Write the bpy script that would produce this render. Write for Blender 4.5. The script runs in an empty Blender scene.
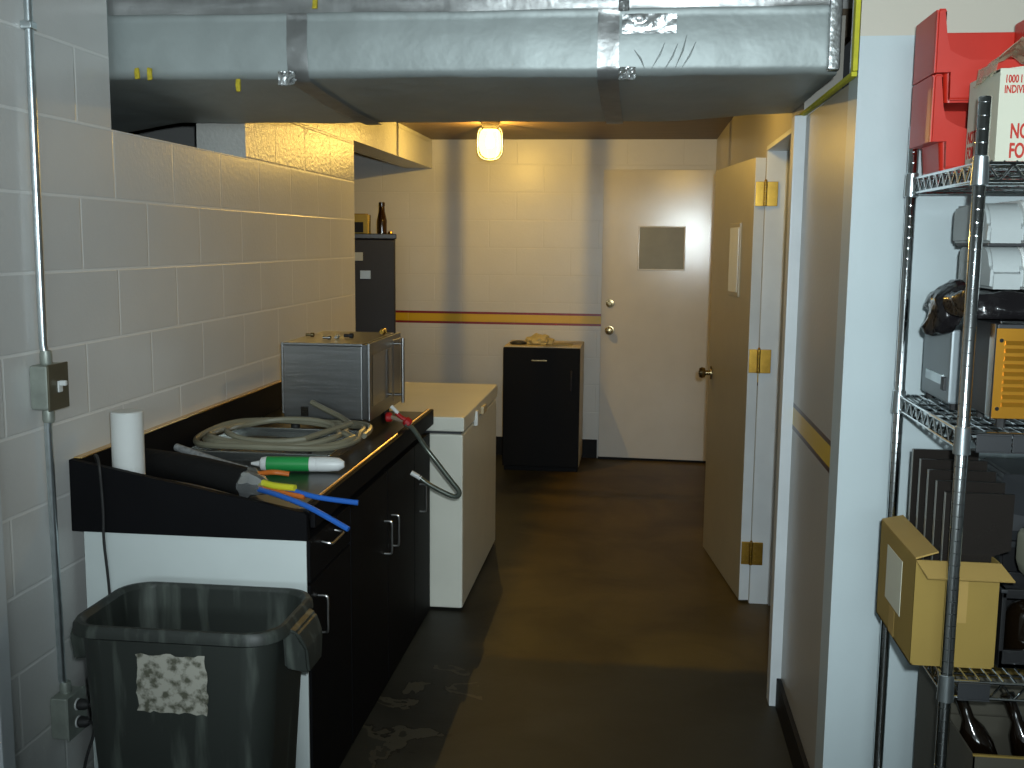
import bpy, bmesh, math, random
from mathutils import Vector, Matrix, noise
random.seed(7)
S = bpy.context.scene
COL = S.collection
PI = math.pi
V = Vector

# ------------------------------------------------------------------ materials
def new_mat(name):
    m = bpy.data.materials.new(name); m.use_nodes = True
    nt = m.node_tree
    b = nt.nodes['Principled BSDF']
    return m, nt, b

def mk(name, col, rough=0.5, metal=0.0, var=0.06, scale=6.0, bump=0.0, bscale=60.0, spec=0.5,
       emit=None, estr=0.0, stretch=None, coat=0.0):
    m, nt, b = new_mat(name)
    n, l = nt.nodes, nt.links
    tc = n.new('ShaderNodeTexCoord')
    vec = tc.outputs['Object']
    if stretch:
        mp = n.new('ShaderNodeMapping'); mp.inputs['Scale'].default_value = stretch
        l.new(vec, mp.inputs['Vector']); vec = mp.outputs['Vector']
    nz = n.new('ShaderNodeTexNoise'); nz.inputs['Scale'].default_value = scale; nz.inputs['Detail'].default_value = 4
    l.new(vec, nz.inputs['Vector'])
    rp = n.new('ShaderNodeValToRGB')
    rp.color_ramp.elements[0].position = 0.3; rp.color_ramp.elements[1].position = 0.7
    rp.color_ramp.elements[0].color = [max(0, c*(1-var)) for c in col] + [1]
    rp.color_ramp.elements[1].color = [min(1, c*(1+var)) for c in col] + [1]
    l.new(nz.outputs['Fac'], rp.inputs['Fac'])
    l.new(rp.outputs['Color'], b.inputs['Base Color'])
    b.inputs['Roughness'].default_value = rough
    b.inputs['Metallic'].default_value = metal
    b.inputs['Specular IOR Level'].default_value = spec
    if coat: b.inputs['Coat Weight'].default_value = coat
    if bump:
        nb = n.new('ShaderNodeTexNoise'); nb.inputs['Scale'].default_value = bscale; nb.inputs['Detail'].default_value = 3
        l.new(vec, nb.inputs['Vector'])
        bp = n.new('ShaderNodeBump'); bp.inputs['Strength'].default_value = bump; bp.inputs['Distance'].default_value = 0.01
        l.new(nb.outputs['Fac'], bp.inputs['Height']); l.new(bp.outputs['Normal'], b.inputs['Normal'])
    if emit:
        b.inputs['Emission Color'].default_value = list(emit)+[1]; b.inputs['Emission Strength'].default_value = estr
    return m

def math_node(nt, op, a=None, b=None, va=None, vb=None):
    nd = nt.nodes.new('ShaderNodeMath'); nd.operation = op
    if a is not None: nt.links.new(a, nd.inputs[0])
    if va is not None: nd.inputs[0].default_value = va
    if b is not None: nt.links.new(b, nd.inputs[1])
    if vb is not None: nd.inputs[1].default_value = vb
    return nd.outputs[0]

def band(nt, z, lo, hi):
    a = math_node(nt, 'GREATER_THAN', z, vb=lo); b = math_node(nt, 'LESS_THAN', z, vb=hi)
    return math_node(nt, 'MULTIPLY', a, b)

def mixcol(nt, fac, a, col=None, b=None):
    mx = nt.nodes.new('ShaderNodeMix'); mx.data_type = 'RGBA'
    nt.links.new(fac, mx.inputs['Factor']); nt.links.new(a, mx.inputs['A'])
    if col: mx.inputs['B'].default_value = list(col)+[1]
    if b: nt.links.new(b, mx.inputs['B'])
    return mx.outputs['Result']

STRIPE = (0.66, 0.42, 0.004); STRIPE_EDGE = (0.22, 0.006, 0.012)

def paint_wall(name, col, axis='Y', blocks=True, z0=0.101, s0=0.0, rough=0.33, stripe=None, upper=None,
               mortar=0.010, depth=0.55, joint=1.08, spec=0.5, grain=0.12):
    """painted masonry: running-bond concrete blocks, optional painted stripe band and a different paint above a line"""
    m, nt, b = new_mat(name); n, l = nt.nodes, nt.links
    tc = n.new('ShaderNodeTexCoord'); sp = n.new('ShaderNodeSeparateXYZ'); l.new(tc.outputs['Object'], sp.inputs[0])
    z = sp.outputs['Z']
    nz = n.new('ShaderNodeTexNoise'); nz.inputs['Scale'].default_value = 2.2; nz.inputs['Detail'].default_value = 5
    l.new(tc.outputs['Object'], nz.inputs['Vector'])
    rp = n.new('ShaderNodeValToRGB')
    rp.color_ramp.elements[0].position = 0.3; rp.color_ramp.elements[1].position = 0.72
    rp.color_ramp.elements[0].color = [c*0.95 for c in col]+[1]; rp.color_ramp.elements[1].color = [min(1, c*1.04) for c in col]+[1]
    l.new(nz.outputs['Fac'], rp.inputs['Fac'])
    color = rp.outputs['Color']
    fine = n.new('ShaderNodeTexNoise'); fine.inputs['Scale'].default_value = 70; fine.inputs['Detail'].default_value = 4
    l.new(tc.outputs['Object'], fine.inputs['Vector'])
    height = math_node(nt, 'MULTIPLY', fine.outputs['Fac'], vb=grain)
    if blocks:
        u = sp.outputs[axis]
        cv = n.new('ShaderNodeCombineXYZ')
        l.new(math_node(nt, 'SUBTRACT', u, vb=s0-40.64), cv.inputs[0]); l.new(math_node(nt, 'SUBTRACT', z, vb=z0), cv.inputs[1])
        br = n.new('ShaderNodeTexBrick'); br.offset = 0.5
        for k, v in (('Scale', 1.0), ('Mortar Size', mortar), ('Mortar Smooth', 0.6), ('Brick Width', 0.4064), ('Row Height', 0.2032)):
            br.inputs[k].default_value = v
        l.new(cv.outputs[0], br.inputs['Vector'])
        color = mixcol(nt, br.outputs['Fac'], color, [min(1, c*joint) for c in col])
        inv = math_node(nt, 'SUBTRACT', None, br.outputs['Fac'], va=1.0)
        height = math_node(nt, 'ADD', height, math_node(nt, 'MULTIPLY', inv, vb=depth))
    if upper:
        color = mixcol(nt, math_node(nt, 'GREATER_THAN', z, vb=upper[0]), color, upper[1])
    if stripe:
        lo, hi, e = stripe[:3]; edge = stripe[3] if len(stripe) > 3 else STRIPE_EDGE
        color = mixcol(nt, band(nt, z, lo-e, hi+e), color, edge)
        color = mixcol(nt, band(nt, z, lo, hi), color, STRIPE)
    l.new(color, b.inputs['Base Color'])
    bp = n.new('ShaderNodeBump'); bp.inputs['Strength'].default_value = 0.6; bp.inputs['Distance'].default_value = 0.008
    l.new(height, bp.inputs['Height']); l.new(bp.outputs['Normal'], b.inputs['Normal'])
    b.inputs['Roughness'].default_value = rough; b.inputs['Specular IOR Level'].default_value = spec
    return m

def floor_mat():
    m, nt, b = new_mat('stained_concrete'); n, l = nt.nodes, nt.links
    tc = n.new('ShaderNodeTexCoord'); sp = n.new('ShaderNodeSeparateXYZ'); l.new(tc.outputs['Object'], sp.inputs[0])
    def noise_t(sc, det, dist=0.0):
        q = n.new('ShaderNodeTexNoise'); q.inputs['Scale'].default_value = sc; q.inputs['Detail'].default_value = det
        q.inputs['Distortion'].default_value = dist
        l.new(tc.outputs['Object'], q.inputs['Vector']); return q.outputs['Fac']
    def ramp(f, p0, c0, p1, c1):
        r = n.new('ShaderNodeValToRGB'); r.color_ramp.elements[0].position = p0; r.color_ramp.elements[1].position = p1
        r.color_ramp.elements[0].color = list(c0)+[1]; r.color_ramp.elements[1].color = list(c1)+[1]
        l.new(f, r.inputs['Fac']); return r.outputs['Color']
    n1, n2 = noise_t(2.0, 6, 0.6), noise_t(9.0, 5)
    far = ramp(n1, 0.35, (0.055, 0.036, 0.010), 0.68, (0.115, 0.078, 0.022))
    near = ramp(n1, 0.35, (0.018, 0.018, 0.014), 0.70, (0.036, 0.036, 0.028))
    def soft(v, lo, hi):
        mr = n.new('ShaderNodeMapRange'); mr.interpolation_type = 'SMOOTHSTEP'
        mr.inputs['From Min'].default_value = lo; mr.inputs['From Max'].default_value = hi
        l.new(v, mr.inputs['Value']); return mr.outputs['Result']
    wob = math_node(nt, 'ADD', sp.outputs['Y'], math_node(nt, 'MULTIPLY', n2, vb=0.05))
    lamplit = math_node(nt, 'MULTIPLY', soft(wob, 3.95, 4.03), soft(math_node(nt, 'ADD', sp.outputs['X'], math_node(nt, 'MULTIPLY', n1, vb=0.30)), -0.52, -0.30))  # duct's shadow edge painted into the colour: dark before it, lamplit brown beyond
    colr = mixcol(nt, lamplit, near, b=far)
    # peeled paint patches near the counter foot
    px = math_node(nt, 'ADD', sp.outputs['X'], vb=0.70); py = math_node(nt, 'SUBTRACT', sp.outputs['Y'], vb=3.42)
    d = math_node(nt, 'ADD', math_node(nt, 'MULTIPLY', math_node(nt, 'MULTIPLY', px, px), vb=26.0), math_node(nt, 'MULTIPLY', math_node(nt, 'MULTIPLY', py, py), vb=5.0))
    near_patch = math_node(nt, 'LESS_THAN', d, vb=1.0)
    n3 = noise_t(4.2, 7, 0.4)
    dark = math_node(nt, 'MULTIPLY', near_patch, band(nt, n3, 0.53, 0.545))
    pale = math_node(nt, 'MULTIPLY', near_patch, band(nt, n3, 0.545, 0.585))
    colr = mixcol(nt, dark, colr, (0.012, 0.011, 0.009)); colr = mixcol(nt, pale, colr, (0.058, 0.054, 0.038))
    l.new(colr, b.inputs['Base Color'])
    b.inputs['Roughness'].default_value = 0.55; b.inputs['Specular IOR Level'].default_value = 0.3
    bp = n.new('ShaderNodeBump'); bp.inputs['Strength'].default_value = 0.15; bp.inputs['Distance'].default_value = 0.01
    l.new(n2, bp.inputs['Height']); l.new(bp.outputs['Normal'], b.inputs['Normal'])
    return m

def glass_mat(name, tint, rough=0.05, alpha=0.35):
    m, nt, b = new_mat(name); n, l = nt.nodes, nt.links
    tr = n.new('ShaderNodeBsdfTransparent'); tr.inputs[0].default_value = (1, 1, 1, 1)
    mx = n.new('ShaderNodeMixShader'); mx.inputs[0].default_value = alpha
    b.inputs['Base Color'].default_value = list(tint)+[1]; b.inputs['Roughness'].default_value = rough
    l.new(tr.outputs[0], mx.inputs[1]); l.new(b.outputs[0], mx.inputs[2])
    l.new(mx.outputs[0], n['Material Output'].inputs['Surface'])
    return m

def lit_glass(name, col, strength):
    m, nt, b = new_mat(name); n, l = nt.nodes, nt.links
    n.remove(b)
    em = n.new('ShaderNodeEmission'); em.inputs[0].default_value = list(col)+[1]; em.inputs[1].default_value = strength
    tr = n.new('ShaderNodeBsdfTransparent')
    lw = n.new('ShaderNodeLayerWeight'); lw.inputs['Blend'].default_value = 0.4
    mx = n.new('ShaderNodeMixShader'); mx.inputs[0].default_value = 0.75
    l.new(tr.outputs[0], mx.inputs[1]); l.new(em.outputs[0], mx.inputs[2])
    l.new(mx.outputs[0], n['Material Output'].inputs['Surface'])
    return m

def dirty_plastic():
    m, nt, b = new_mat('grey_bin_plastic'); n, l = nt.nodes, nt.links
    tc = n.new('ShaderNodeTexCoord'); mp = n.new('ShaderNodeMapping'); mp.inputs['Scale'].default_value = (24, 24, 3.0)
    l.new(tc.outputs['Object'], mp.inputs['Vector'])
    nz = n.new('ShaderNodeTexNoise'); nz.inputs['Scale'].default_value = 1.0; nz.inputs['Detail'].default_value = 6
    l.new(mp.outputs['Vector'], nz.inputs['Vector'])
    r = n.new('ShaderNodeValToRGB'); e = r.color_ramp.elements
    e[0].position = 0.52; e[0].color = (0.026, 0.031, 0.027, 1); e[1].position = 0.80; e[1].color = (0.12, 0.14, 0.12, 1)
    l.new(nz.outputs['Fac'], r.inputs['Fac']); l.new(r.outputs['Color'], b.inputs['Base Color'])
    b.inputs['Roughness'].default_value = 0.5
    return m

def worn_label():
    m, nt, b = new_mat('worn_paper'); n, l = nt.nodes, nt.links
    tc = n.new('ShaderNodeTexCoord')
    nz = n.new('ShaderNodeTexNoise'); nz.inputs['Scale'].default_value = 44; nz.inputs['Detail'].default_value = 8
    l.new(tc.outputs['Object'], nz.inputs['Vector'])
    r = n.new('ShaderNodeValToRGB'); e = r.color_ramp.elements
    e[0].position = 0.38; e[0].color = (0.10, 0.10, 0.07, 1); e[1].position = 0.54; e[1].color = (0.42, 0.41, 0.35, 1)
    l.new(nz.outputs['Fac'], r.inputs['Fac']); l.new(r.outputs['Color'], b.inputs['Base Color'])
    b.inputs['Roughness'].default_value = 0.8
    return m

WHITE = (0.60, 0.62, 0.62)
M = {}
M['wall_l'] = paint_wall('painted_block_left', (0.68, 0.68, 0.66), 'Y', z0=0.101, s0=0.0, rough=0.30, depth=0.22, joint=1.22, mortar=0.006, grain=0.16)
M['wall_lu'] = paint_wall('rough_painted_block', (0.58, 0.58, 0.55), 'Y', z0=0.101, s0=0.0, rough=0.26, depth=0.3, joint=0.9, mortar=0.008, grain=0.75)
M['wall_b'] = paint_wall('painted_block_back', (0.62, 0.62, 0.60), 'X', z0=0.148, s0=0.1, rough=0.34, stripe=(1.014, 1.072, 0.017), depth=0.10, joint=0.98, mortar=0.006)
M['wall_r'] = paint_wall('painted_board_right', (0.42, 0.39, 0.34), blocks=False, rough=0.30, stripe=(1.010, 1.070, 0.015, (0.055, 0.014, 0.008)))
M['wall_f'] = paint_wall('painted_board_front', (0.54, 0.62, 0.64), blocks=False, rough=0.32, upper=(2.13, (0.60, 0.56, 0.47)), grain=0.06)
M['wall_plain'] = paint_wall('painted_plain', (0.22, 0.22, 0.215), blocks=False, rough=0.5)
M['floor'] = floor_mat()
M['ceil'] = mk('brown_board_ceiling', (0.13, 0.085, 0.045), 0.5, var=0.2, scale=3, stretch=(1, 6, 1))
M['ceil_w'] = mk('pale_ceiling', (0.5, 0.5, 0.48), 0.8)
M['trimw'] = mk('white_trim_paint', (0.68, 0.72, 0.74), 0.35)
M['black_base'] = mk('black_vinyl_base', (0.010, 0.010, 0.011), 0.6, spec=0.15)
M['doorw'] = mk('door_paint', (0.64, 0.62, 0.58), 0.145, bump=0.04, bscale=115, var=0.03)
M['doort'] = mk('door_paint_tan', (0.38, 0.34, 0.24), 0.34, bump=0.06, bscale=45, var=0.04)
M['pane'] = mk('grey_window_pane', (0.27, 0.28, 0.25), 0.45, var=0.1, spec=0.4)
M['brass'] = mk('brass', (0.42, 0.25, 0.045), 0.34, 1.0, var=0.15, scale=30)
M['knob'] = mk('dull_brass_knob', (0.34, 0.27, 0.15), 0.25, 1.0)
M['foil'] = mk('foil_facing', (0.35, 0.39, 0.385), 0.47, 0.32, spec=0.25, var=0.08, scale=5, bump=0.35, bscale=11)
M['foiltape'] = mk('foil_tape', (0.55, 0.57, 0.57), 0.26, 0.85, var=0.12, scale=25, bump=0.5, bscale=20)
M['dustyfoil'] = mk('dusty_foil_tape', (0.50, 0.51, 0.505), 0.34, 0.6, var=0.15, scale=14, bump=0.35, bscale=14)
M['duct_in'] = mk('dark_duct', (0.02, 0.02, 0.02), 0.8)
M['foam'] = mk('yellow_foam', (0.52, 0.50, 0.02), 0.7, var=0.15, scale=30)
M['yellow_tag'] = mk('yellow_fibreglass', (0.50, 0.40, 0.03), 0.9, var=0.3, scale=80)
M['galv'] = mk('galvanised_steel', (0.60, 0.66, 0.68), 0.28, 0.95, var=0.12, scale=20)
M['boxgal'] = mk('grey_cast_box', (0.34, 0.37, 0.33), 0.45, 0.5, var=0.12, scale=30)
M['plate_d'] = mk('brown_steel_plate', (0.13, 0.12, 0.08), 0.4, 0.5)
M['white_pl'] = mk('white_plastic', (0.72, 0.74, 0.73), 0.4)
M['black_pl'] = mk('black_plastic', (0.012, 0.012, 0.013), 0.4)
M['black_rub'] = mk('black_rubber', (0.02, 0.02, 0.02), 0.6)
M['lam'] = mk('black_laminate', (0.006, 0.006, 0.007), 0.6, var=0.1, spec=0.08)
M['lamtop'] = mk('black_laminate_top', (0.014, 0.014, 0.014), 0.28, var=0.2, scale=30, spec=0.35)
M['alum'] = mk('gold_metal_edge', (0.70, 0.47, 0.18), 0.25, 0.9)
M['panelw'] = mk('white_side_panel', (0.64, 0.70, 0.69), 0.45, var=0.03)
M['handle'] = mk('satin_nickel', (0.46, 0.46, 0.45), 0.3, 1.0)
M['steel'] = mk('brushed_stainless', (0.23, 0.235, 0.235), 0.33, 1.0, var=0.10, scale=4, stretch=(1, 1, 14), bump=0.04, bscale=6)
M['steeld'] = mk('dark_stainless', (0.20, 0.20, 0.20), 0.3, 1.0)
M['oven_glass'] = mk('oven_glass', (0.02, 0.018, 0.015), 0.06, spec=0.8)
M['tube'] = mk('beige_vinyl_tube', (0.22, 0.21, 0.15), 0.35, var=0.1)
M['traysteel'] = mk('tray_steel', (0.34, 0.36, 0.35), 0.25, 0.9)
M['green'] = mk('green_label', (0.02, 0.30, 0.07), 0.4)
M['white_pp'] = mk('white_paper', (0.70, 0.72, 0.70), 0.7)
M['foam_blk'] = mk('black_foam_sleeve', (0.008, 0.008, 0.008), 0.8, spec=0.2, bump=0.3, bscale=40)
M['greyf'] = mk('grey_braid', (0.30, 0.31, 0.31), 0.6, var=0.35, scale=90)
M['blue'] = mk('blue_tube', (0.02, 0.12, 0.48), 0.35)
M['orange'] = mk('orange_tube', (0.50, 0.13, 0.02), 0.4)
M['yellow'] = mk('yellow_tube', (0.60, 0.58, 0.03), 0.4)
M['red'] = mk('red_plastic', (0.42, 0.012, 0.015), 0.35)
M['redbin'] = mk('red_bin_plastic', (0.56, 0.022, 0.008), 0.42, var=0.08)
M['hose'] = mk('grey_green_hose', (0.10, 0.115, 0.095), 0.18, 0.3, var=0.2, scale=30)
M['clearv'] = mk('clear_vinyl', (0.42, 0.33, 0.24), 0.25)
M['freezer'] = mk('freezer_white', (0.80, 0.80, 0.70), 0.33, var=0.03)
M['fr_black'] = mk('fridge_black_door', (0.007, 0.007, 0.008), 0.55, spec=0.1)
M['almond'] = mk('almond_enamel', (0.55, 0.46, 0.28), 0.4)
M['slate'] = mk('slate_fridge', (0.030, 0.031, 0.038), 0.5, spec=0.2)
M['bottle'] = mk('brown_glass', (0.022, 0.009, 0.003), 0.08, spec=0.8)
M['dark_glass'] = mk('dark_glass', (0.007, 0.004, 0.002), 0.1, spec=0.6)
M['carton_y'] = mk('yellow_card', (0.42, 0.32, 0.07), 0.6)
M['crumple'] = mk('crumpled_paper', (0.52, 0.44, 0.22), 0.8)
M['bin'] = dirty_plastic(); M['worn'] = worn_label()
M['chrome'] = mk('chrome_wire', (0.62, 0.65, 0.66), 0.12, 1.0, var=0.05)
M['chromed'] = mk('chrome_groove', (0.80, 0.82, 0.82), 0.4, 0.8)
M['boxw'] = mk('cream_carton', (0.62, 0.62, 0.50), 0.7, var=0.04)
M['redink'] = mk('red_print', (0.50, 0.035, 0.02), 0.7)
M['polybag'] = glass_mat('clear_poly_bag', (0.55, 0.52, 0.36), 0.22, 0.5)
M['printer'] = mk('printer_grey', (0.42, 0.46, 0.46), 0.5, bump=0.05, bscale=150)
M['printerw'] = mk('printer_white', (0.74, 0.76, 0.74), 0.45)
M['dkgrey'] = mk('dark_grey_plastic', (0.026, 0.028, 0.031), 0.5)
M['garbage'] = mk('black_bag_film', (0.010, 0.009, 0.010), 0.16, bump=0.5, bscale=22)
M['bluegrey'] = mk('grey_steel_case', (0.27, 0.31, 0.33), 0.42, 0.35)
M['gold'] = mk('gold_steel', (0.62, 0.29, 0.03), 0.33, 0.75, var=0.1)
M['card'] = mk('kraft_card', (0.29, 0.195, 0.042), 0.8, var=0.08)
M['card_in'] = mk('kraft_card_inside', (0.38, 0.25, 0.07), 0.8, var=0.08)
M['smoke'] = mk('smoked_acrylic', (0.020, 0.017, 0.015), 0.12, spec=0.6)
M['acr_edge'] = mk('acrylic_edge', (0.20, 0.20, 0.18), 0.3)
M['jug'] = mk('cream_jug', (0.34, 0.34, 0.26), 0.4)
M['ink'] = mk('black_print', (0.015, 0.015, 0.015), 0.6)
M['cardgrey'] = mk('grey_card', (0.075, 0.068, 0.05), 0.8)
M['whitepaint_metal'] = mk('white_fixture', (0.55, 0.5, 0.4), 0.4)
M['jar'] = lit_glass('lit_jar_glass', (1.0, 0.64, 0.14), 7.0)
M['bulb'] = mk('lit_bulb', (1, 0.8, 0.5), 0.4, emit=(1.0, 0.78, 0.35), estr=25)

# ------------------------------------------------------------------ geometry
def NB(): return bmesh.new()

def box(bm, lo, hi, bev=0.0, seg=2, rot=None, piv=None):
    lo, hi = V(lo), V(hi)
    r = bmesh.ops.create_cube(bm, size=1.0)
    vs = r['verts']
    c, s = (lo+hi)/2, hi-lo
    for v in vs: v.co = V((c.x+v.co.x*s.x, c.y+v.co.y*s.y, c.z+v.co.z*s.z))
    if bev > 0:
        es = list({e for v in vs for e in v.link_edges})
        q = bmesh.ops.bevel(bm, geom=es, offset=min(bev, min(s)*0.49), segments=seg, profile=0.5, affect='EDGES')
        vs = list({v for f in q['faces'] for v in f.verts} | {v for v in vs if v.is_valid})
    if rot is not None:
        p = V(piv) if piv is not None else c
        for v in vs: v.co = rot @ (v.co-p) + p
    return vs

def frames(path):
    P = [V(p) for p in path]; T = []
    for i in range(len(P)):
        a = P[max(0, i-1)]; b = P[min(len(P)-1, i+1)]
        T.append((b-a).normalized())
    u = V((0, 0, 1)) if abs(T[0].z) < 0.9 else V((1, 0, 0))
    u = (u-T[0]*u.dot(T[0])).normalized()
    out = []
    for i, t in enumerate(T):
        u = (u-t*u.dot(t))
        u = u.normalized() if u.length > 1e-6 else V((1, 0, 0))
        out.append((P[i], u, t.cross(u)))
    return out

def tube(bm, path, r, n=10, cap=True):
    rs = r if isinstance(r, (list, tuple)) else [r]*len(path)
    rings = []
    for (p, u, w), rr in zip(frames(path), rs):
        rings.append([bm.verts.new(p+(u*math.cos(2*PI*k/n)+w*math.sin(2*PI*k/n))*rr) for k in range(n)])
    for a, b in zip(rings, rings[1:]):
        for k in range(n): bm.faces.new((a[k], a[(k+1) % n], b[(k+1) % n], b[k]))
    if cap:
        bm.faces.new(list(reversed(rings[0]))); bm.faces.new(rings[-1])

def smooth_path(pts, sub=6):
    P = [V(p) for p in pts]; out = []
    for i in range(len(P)-1):
        p0, p1, p2, p3 = P[max(0, i-1)], P[i], P[i+1], P[min(len(P)-1, i+2)]
        for k in range(sub):
            t = k/sub
            out.append(0.5*((2*p1)+(p2-p0)*t+(2*p0-5*p1+4*p2-p3)*t*t+(3*p1-p0-3*p2+p3)*t**3))
    out.append(P[-1]); return out

def lathe(bm, prof, c, n=20, axis='Z'):
    c = V(c); rings = []
    for r, h in prof:
        ring = []
        for k in range(n):
            a = 2*PI*k/n; x, y = r*math.cos(a), r*math.sin(a)
            d = {'Z': V((x, y, h)), 'X': V((h, x, y)), 'Y': V((x, h, y))}[axis]
            ring.append(bm.verts.new(c+d))
        rings.append(ring)
    for a, b in zip(rings, rings[1:]):
        for k in range(n): bm.faces.new((a[k], a[(k+1) % n], b[(k+1) % n], b[k]))
    bm.faces.new(list(reversed(rings[0]))); bm.faces.new(rings[-1])

def prism(bm, poly, axis, a, b):
    """polygon in the plane across `axis`, extruded from a to b"""
    def pt(p, h):
        return {'X': V((h, p[0], p[1])), 'Y': V((p[0], h, p[1])), 'Z': V((p[0], p[1], h))}[axis]
    A = [bm.verts.new(pt(p, a)) for p in poly]; B = [bm.verts.new(pt(p, b)) for p in poly]
    n = len(poly)
    bm.faces.new(A); bm.faces.new(list(reversed(B)))
    for k in range(n): bm.faces.new((A[k], B[k], B[(k+1) % n], A[(k+1) % n]))

def origin(o):
    v = V((0, 0, 0))
    while o is not None: v += o.location; o = o.parent
    return v

def obj(name, bm, mat, parent=None, smooth=True, ang=35, loc=None, fixn=True):
    if fixn: bmesh.ops.recalc_face_normals(bm, faces=bm.faces[:])
    if parent is not None: o0 = origin(parent)
    elif loc is not None: o0 = V(loc)
    else: o0 = V((0, 0, 0))
    for v in bm.verts: v.co -= o0
    me = bpy.data.meshes.new(name); bm.to_mesh(me); bm.free()
    if smooth:
        for p in me.polygons: p.use_smooth = True
        try: me.set_sharp_from_angle(angle=math.radians(ang))
        except Exception: pass
    me.materials.append(M[mat] if isinstance(mat, str) else mat)
    o = bpy.data.objects.new(name, me); COL.objects.link(o)
    if smooth and len(me.polygons) < 600:
        wn = o.modifiers.new('weighted_normal', 'WEIGHTED_NORMAL'); wn.mode = 'FACE_AREA'; wn.weight = 90; wn.keep_sharp = True
    if parent is not None: o.parent = parent
    else: o.location = o0
    return o

def tag(o, label, cat, group=None, kind=None):
    o['label'] = label; o['category'] = cat
    if group: o['group'] = group
    if kind: o['kind'] = kind
    return o

def thing(name, loc, label, cat, group=None):
    o = bpy.data.objects.new(name, None); o.empty_display_size = 0.1; COL.objects.link(o); o.location = loc
    return tag(o, label, cat, group)

def struct(name, bm, mat, parent=None, label=None, cat=None, **k):
    o = obj(name, bm, mat, parent, **k)
    if parent is None:
        o['kind'] = 'structure'
        o['label'] = label or name.replace('_', ' '); o['category'] = cat or name.split('_')[0]
    return o

def rrect(cx, cy, hx, hy, r, z, n=6):
    out = []
    for sx, sy, a0 in ((1, 1, 0), (-1, 1, PI/2), (-1, -1, PI), (1, -1, 1.5*PI)):
        for k in range(n+1):
            a = a0+PI/2*k/n
            out.append(V((cx+sx*(hx-r)+r*math.cos(a), cy+sy*(hy-r)+r*math.sin(a), z)))
    return out
def loft(bm, rings, cap0=True, cap1=True):
    R_ = [[bm.verts.new(p) for p in rg] for rg in rings]; n = len(R_[0])
    for a, b in zip(R_, R_[1:]):
        for k in range(n): bm.faces.new((a[k], a[(k+1) % n], b[(k+1) % n], b[k]))
    if cap0: bm.faces.new(list(reversed(R_[0])))
    if cap1: bm.faces.new(R_[-1])
def one(fn, *a, **k):
    bm = NB(); fn(bm, *a, **k); return bm

def crumple(bm, amp, freq, seed=0):
    for v in bm.verts:
        n3 = noise.noise_vector(v.co*freq+V((seed, seed*2.1, seed*0.7)))
        v.co += n3*amp

# ------------------------------------------------------------------ SETTING
def boxes(*bs):
    bm = NB()
    for lo, hi in bs: box(bm, lo, hi)
    return bm

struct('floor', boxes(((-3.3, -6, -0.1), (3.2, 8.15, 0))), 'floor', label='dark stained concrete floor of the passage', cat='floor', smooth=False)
struct('ceiling', boxes(((-3.3, 4.10, 2.36), (0.75, 8.15, 2.46))), 'ceil', label='low dark brown ceiling over the back end of the passage', cat='ceiling', smooth=False)
struct('ceiling_front', boxes(((-3.3, -6, 2.80), (3.2, 4.10, 2.90)), ((-3.3, 4.10, 2.46), (0.75, 4.2, 2.90))), 'ceil_w', label='higher pale ceiling of the front room', cat='ceiling', smooth=False)
# left block wall with the notch the duct goes through, and the lintel beyond its end
struct('wall_left', boxes(((-1.75, -6, 0), (-1.55, 3.04, 2.80)), ((-1.75, 3.04, 0), (-1.55, 4.125, 1.93)),
                          ((-1.75, 4.125, 0), (-1.55, 5.74, 1.93))),
       'wall_l', label='white painted concrete block wall behind the counter', cat='wall', smooth=False)
struct('wall_left_upper', boxes(((-1.75, 4.125, 1.93), (-1.55, 5.74, 2.36)), ((-1.75, 5.74, 2.15), (-1.55, 7.95, 2.36))),
       'wall_lu', label='rough glossy block courses above the counter wall and over the recess', cat='wall', smooth=False)
struct('wall_back', boxes(((-3.3, 7.95, 0), (0.75, 8.15, 2.36))), 'wall_b', label='white painted block wall with a yellow stripe at the end of the passage', cat='wall', smooth=False)
struct('wall_alcove', boxes(((-3.3, 5.3, 0), (-3.1, 7.95, 2.36)), ((-3.3, 5.1, 0), (-1.75, 5.3, 2.36)), ((-3.3, -6, 0), (-3.1, 5.1, 2.80))), 'wall_plain', label='plain walls of the recess beyond the block wall', cat='wall', smooth=False)
bm = boxes(((0.53, 2.94, 0), (0.65, 3.72, 2.03)), ((0.53, 3.72, 2.03), (0.65, 4.76, 2.36)), ((0.53, 4.76, 0), (0.65, 7.95, 2.36)))
struct('wall_right', bm, 'wall_r', label='grey painted right passage wall with a yellow stripe', cat='wall', smooth=False)
struct('wall_front', boxes(((0.53, 2.82, 0), (3.2, 2.94, 2.80))), 'wall_f', label='pale blue white wall behind the wire shelves', cat='wall', smooth=False)
struct('wall_side', boxes(((3.1, -6, 0), (3.2, 2.82, 2.80)), ((1.9, 2.94, 0), (2.0, 8.15, 2.46)), ((0.65, 7.95, 0), (1.9, 8.05, 2.46))), 'wall_plain', label='plain side walls out of view', cat='wall', smooth=False)
struct('wall_rear', boxes(((-3.3, -6.1, 0), (3.2, -6, 2.80))), 'wall_plain', label='plain wall at the near end of the room', cat='wall', smooth=False)
struct('baseboard_back', boxes(((-2.2, 7.935, 0), (-0.285, 7.95, 0.14))), 'black_base', label='black vinyl baseboard along the back wall', cat='baseboard', smooth=False)
struct('baseboard_right', boxes(((0.515, 2.82, 0), (0.53, 3.66, 0.105))), 'black_base', label='black vinyl baseboard along the right wall', cat='baseboard', smooth=False)
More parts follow.
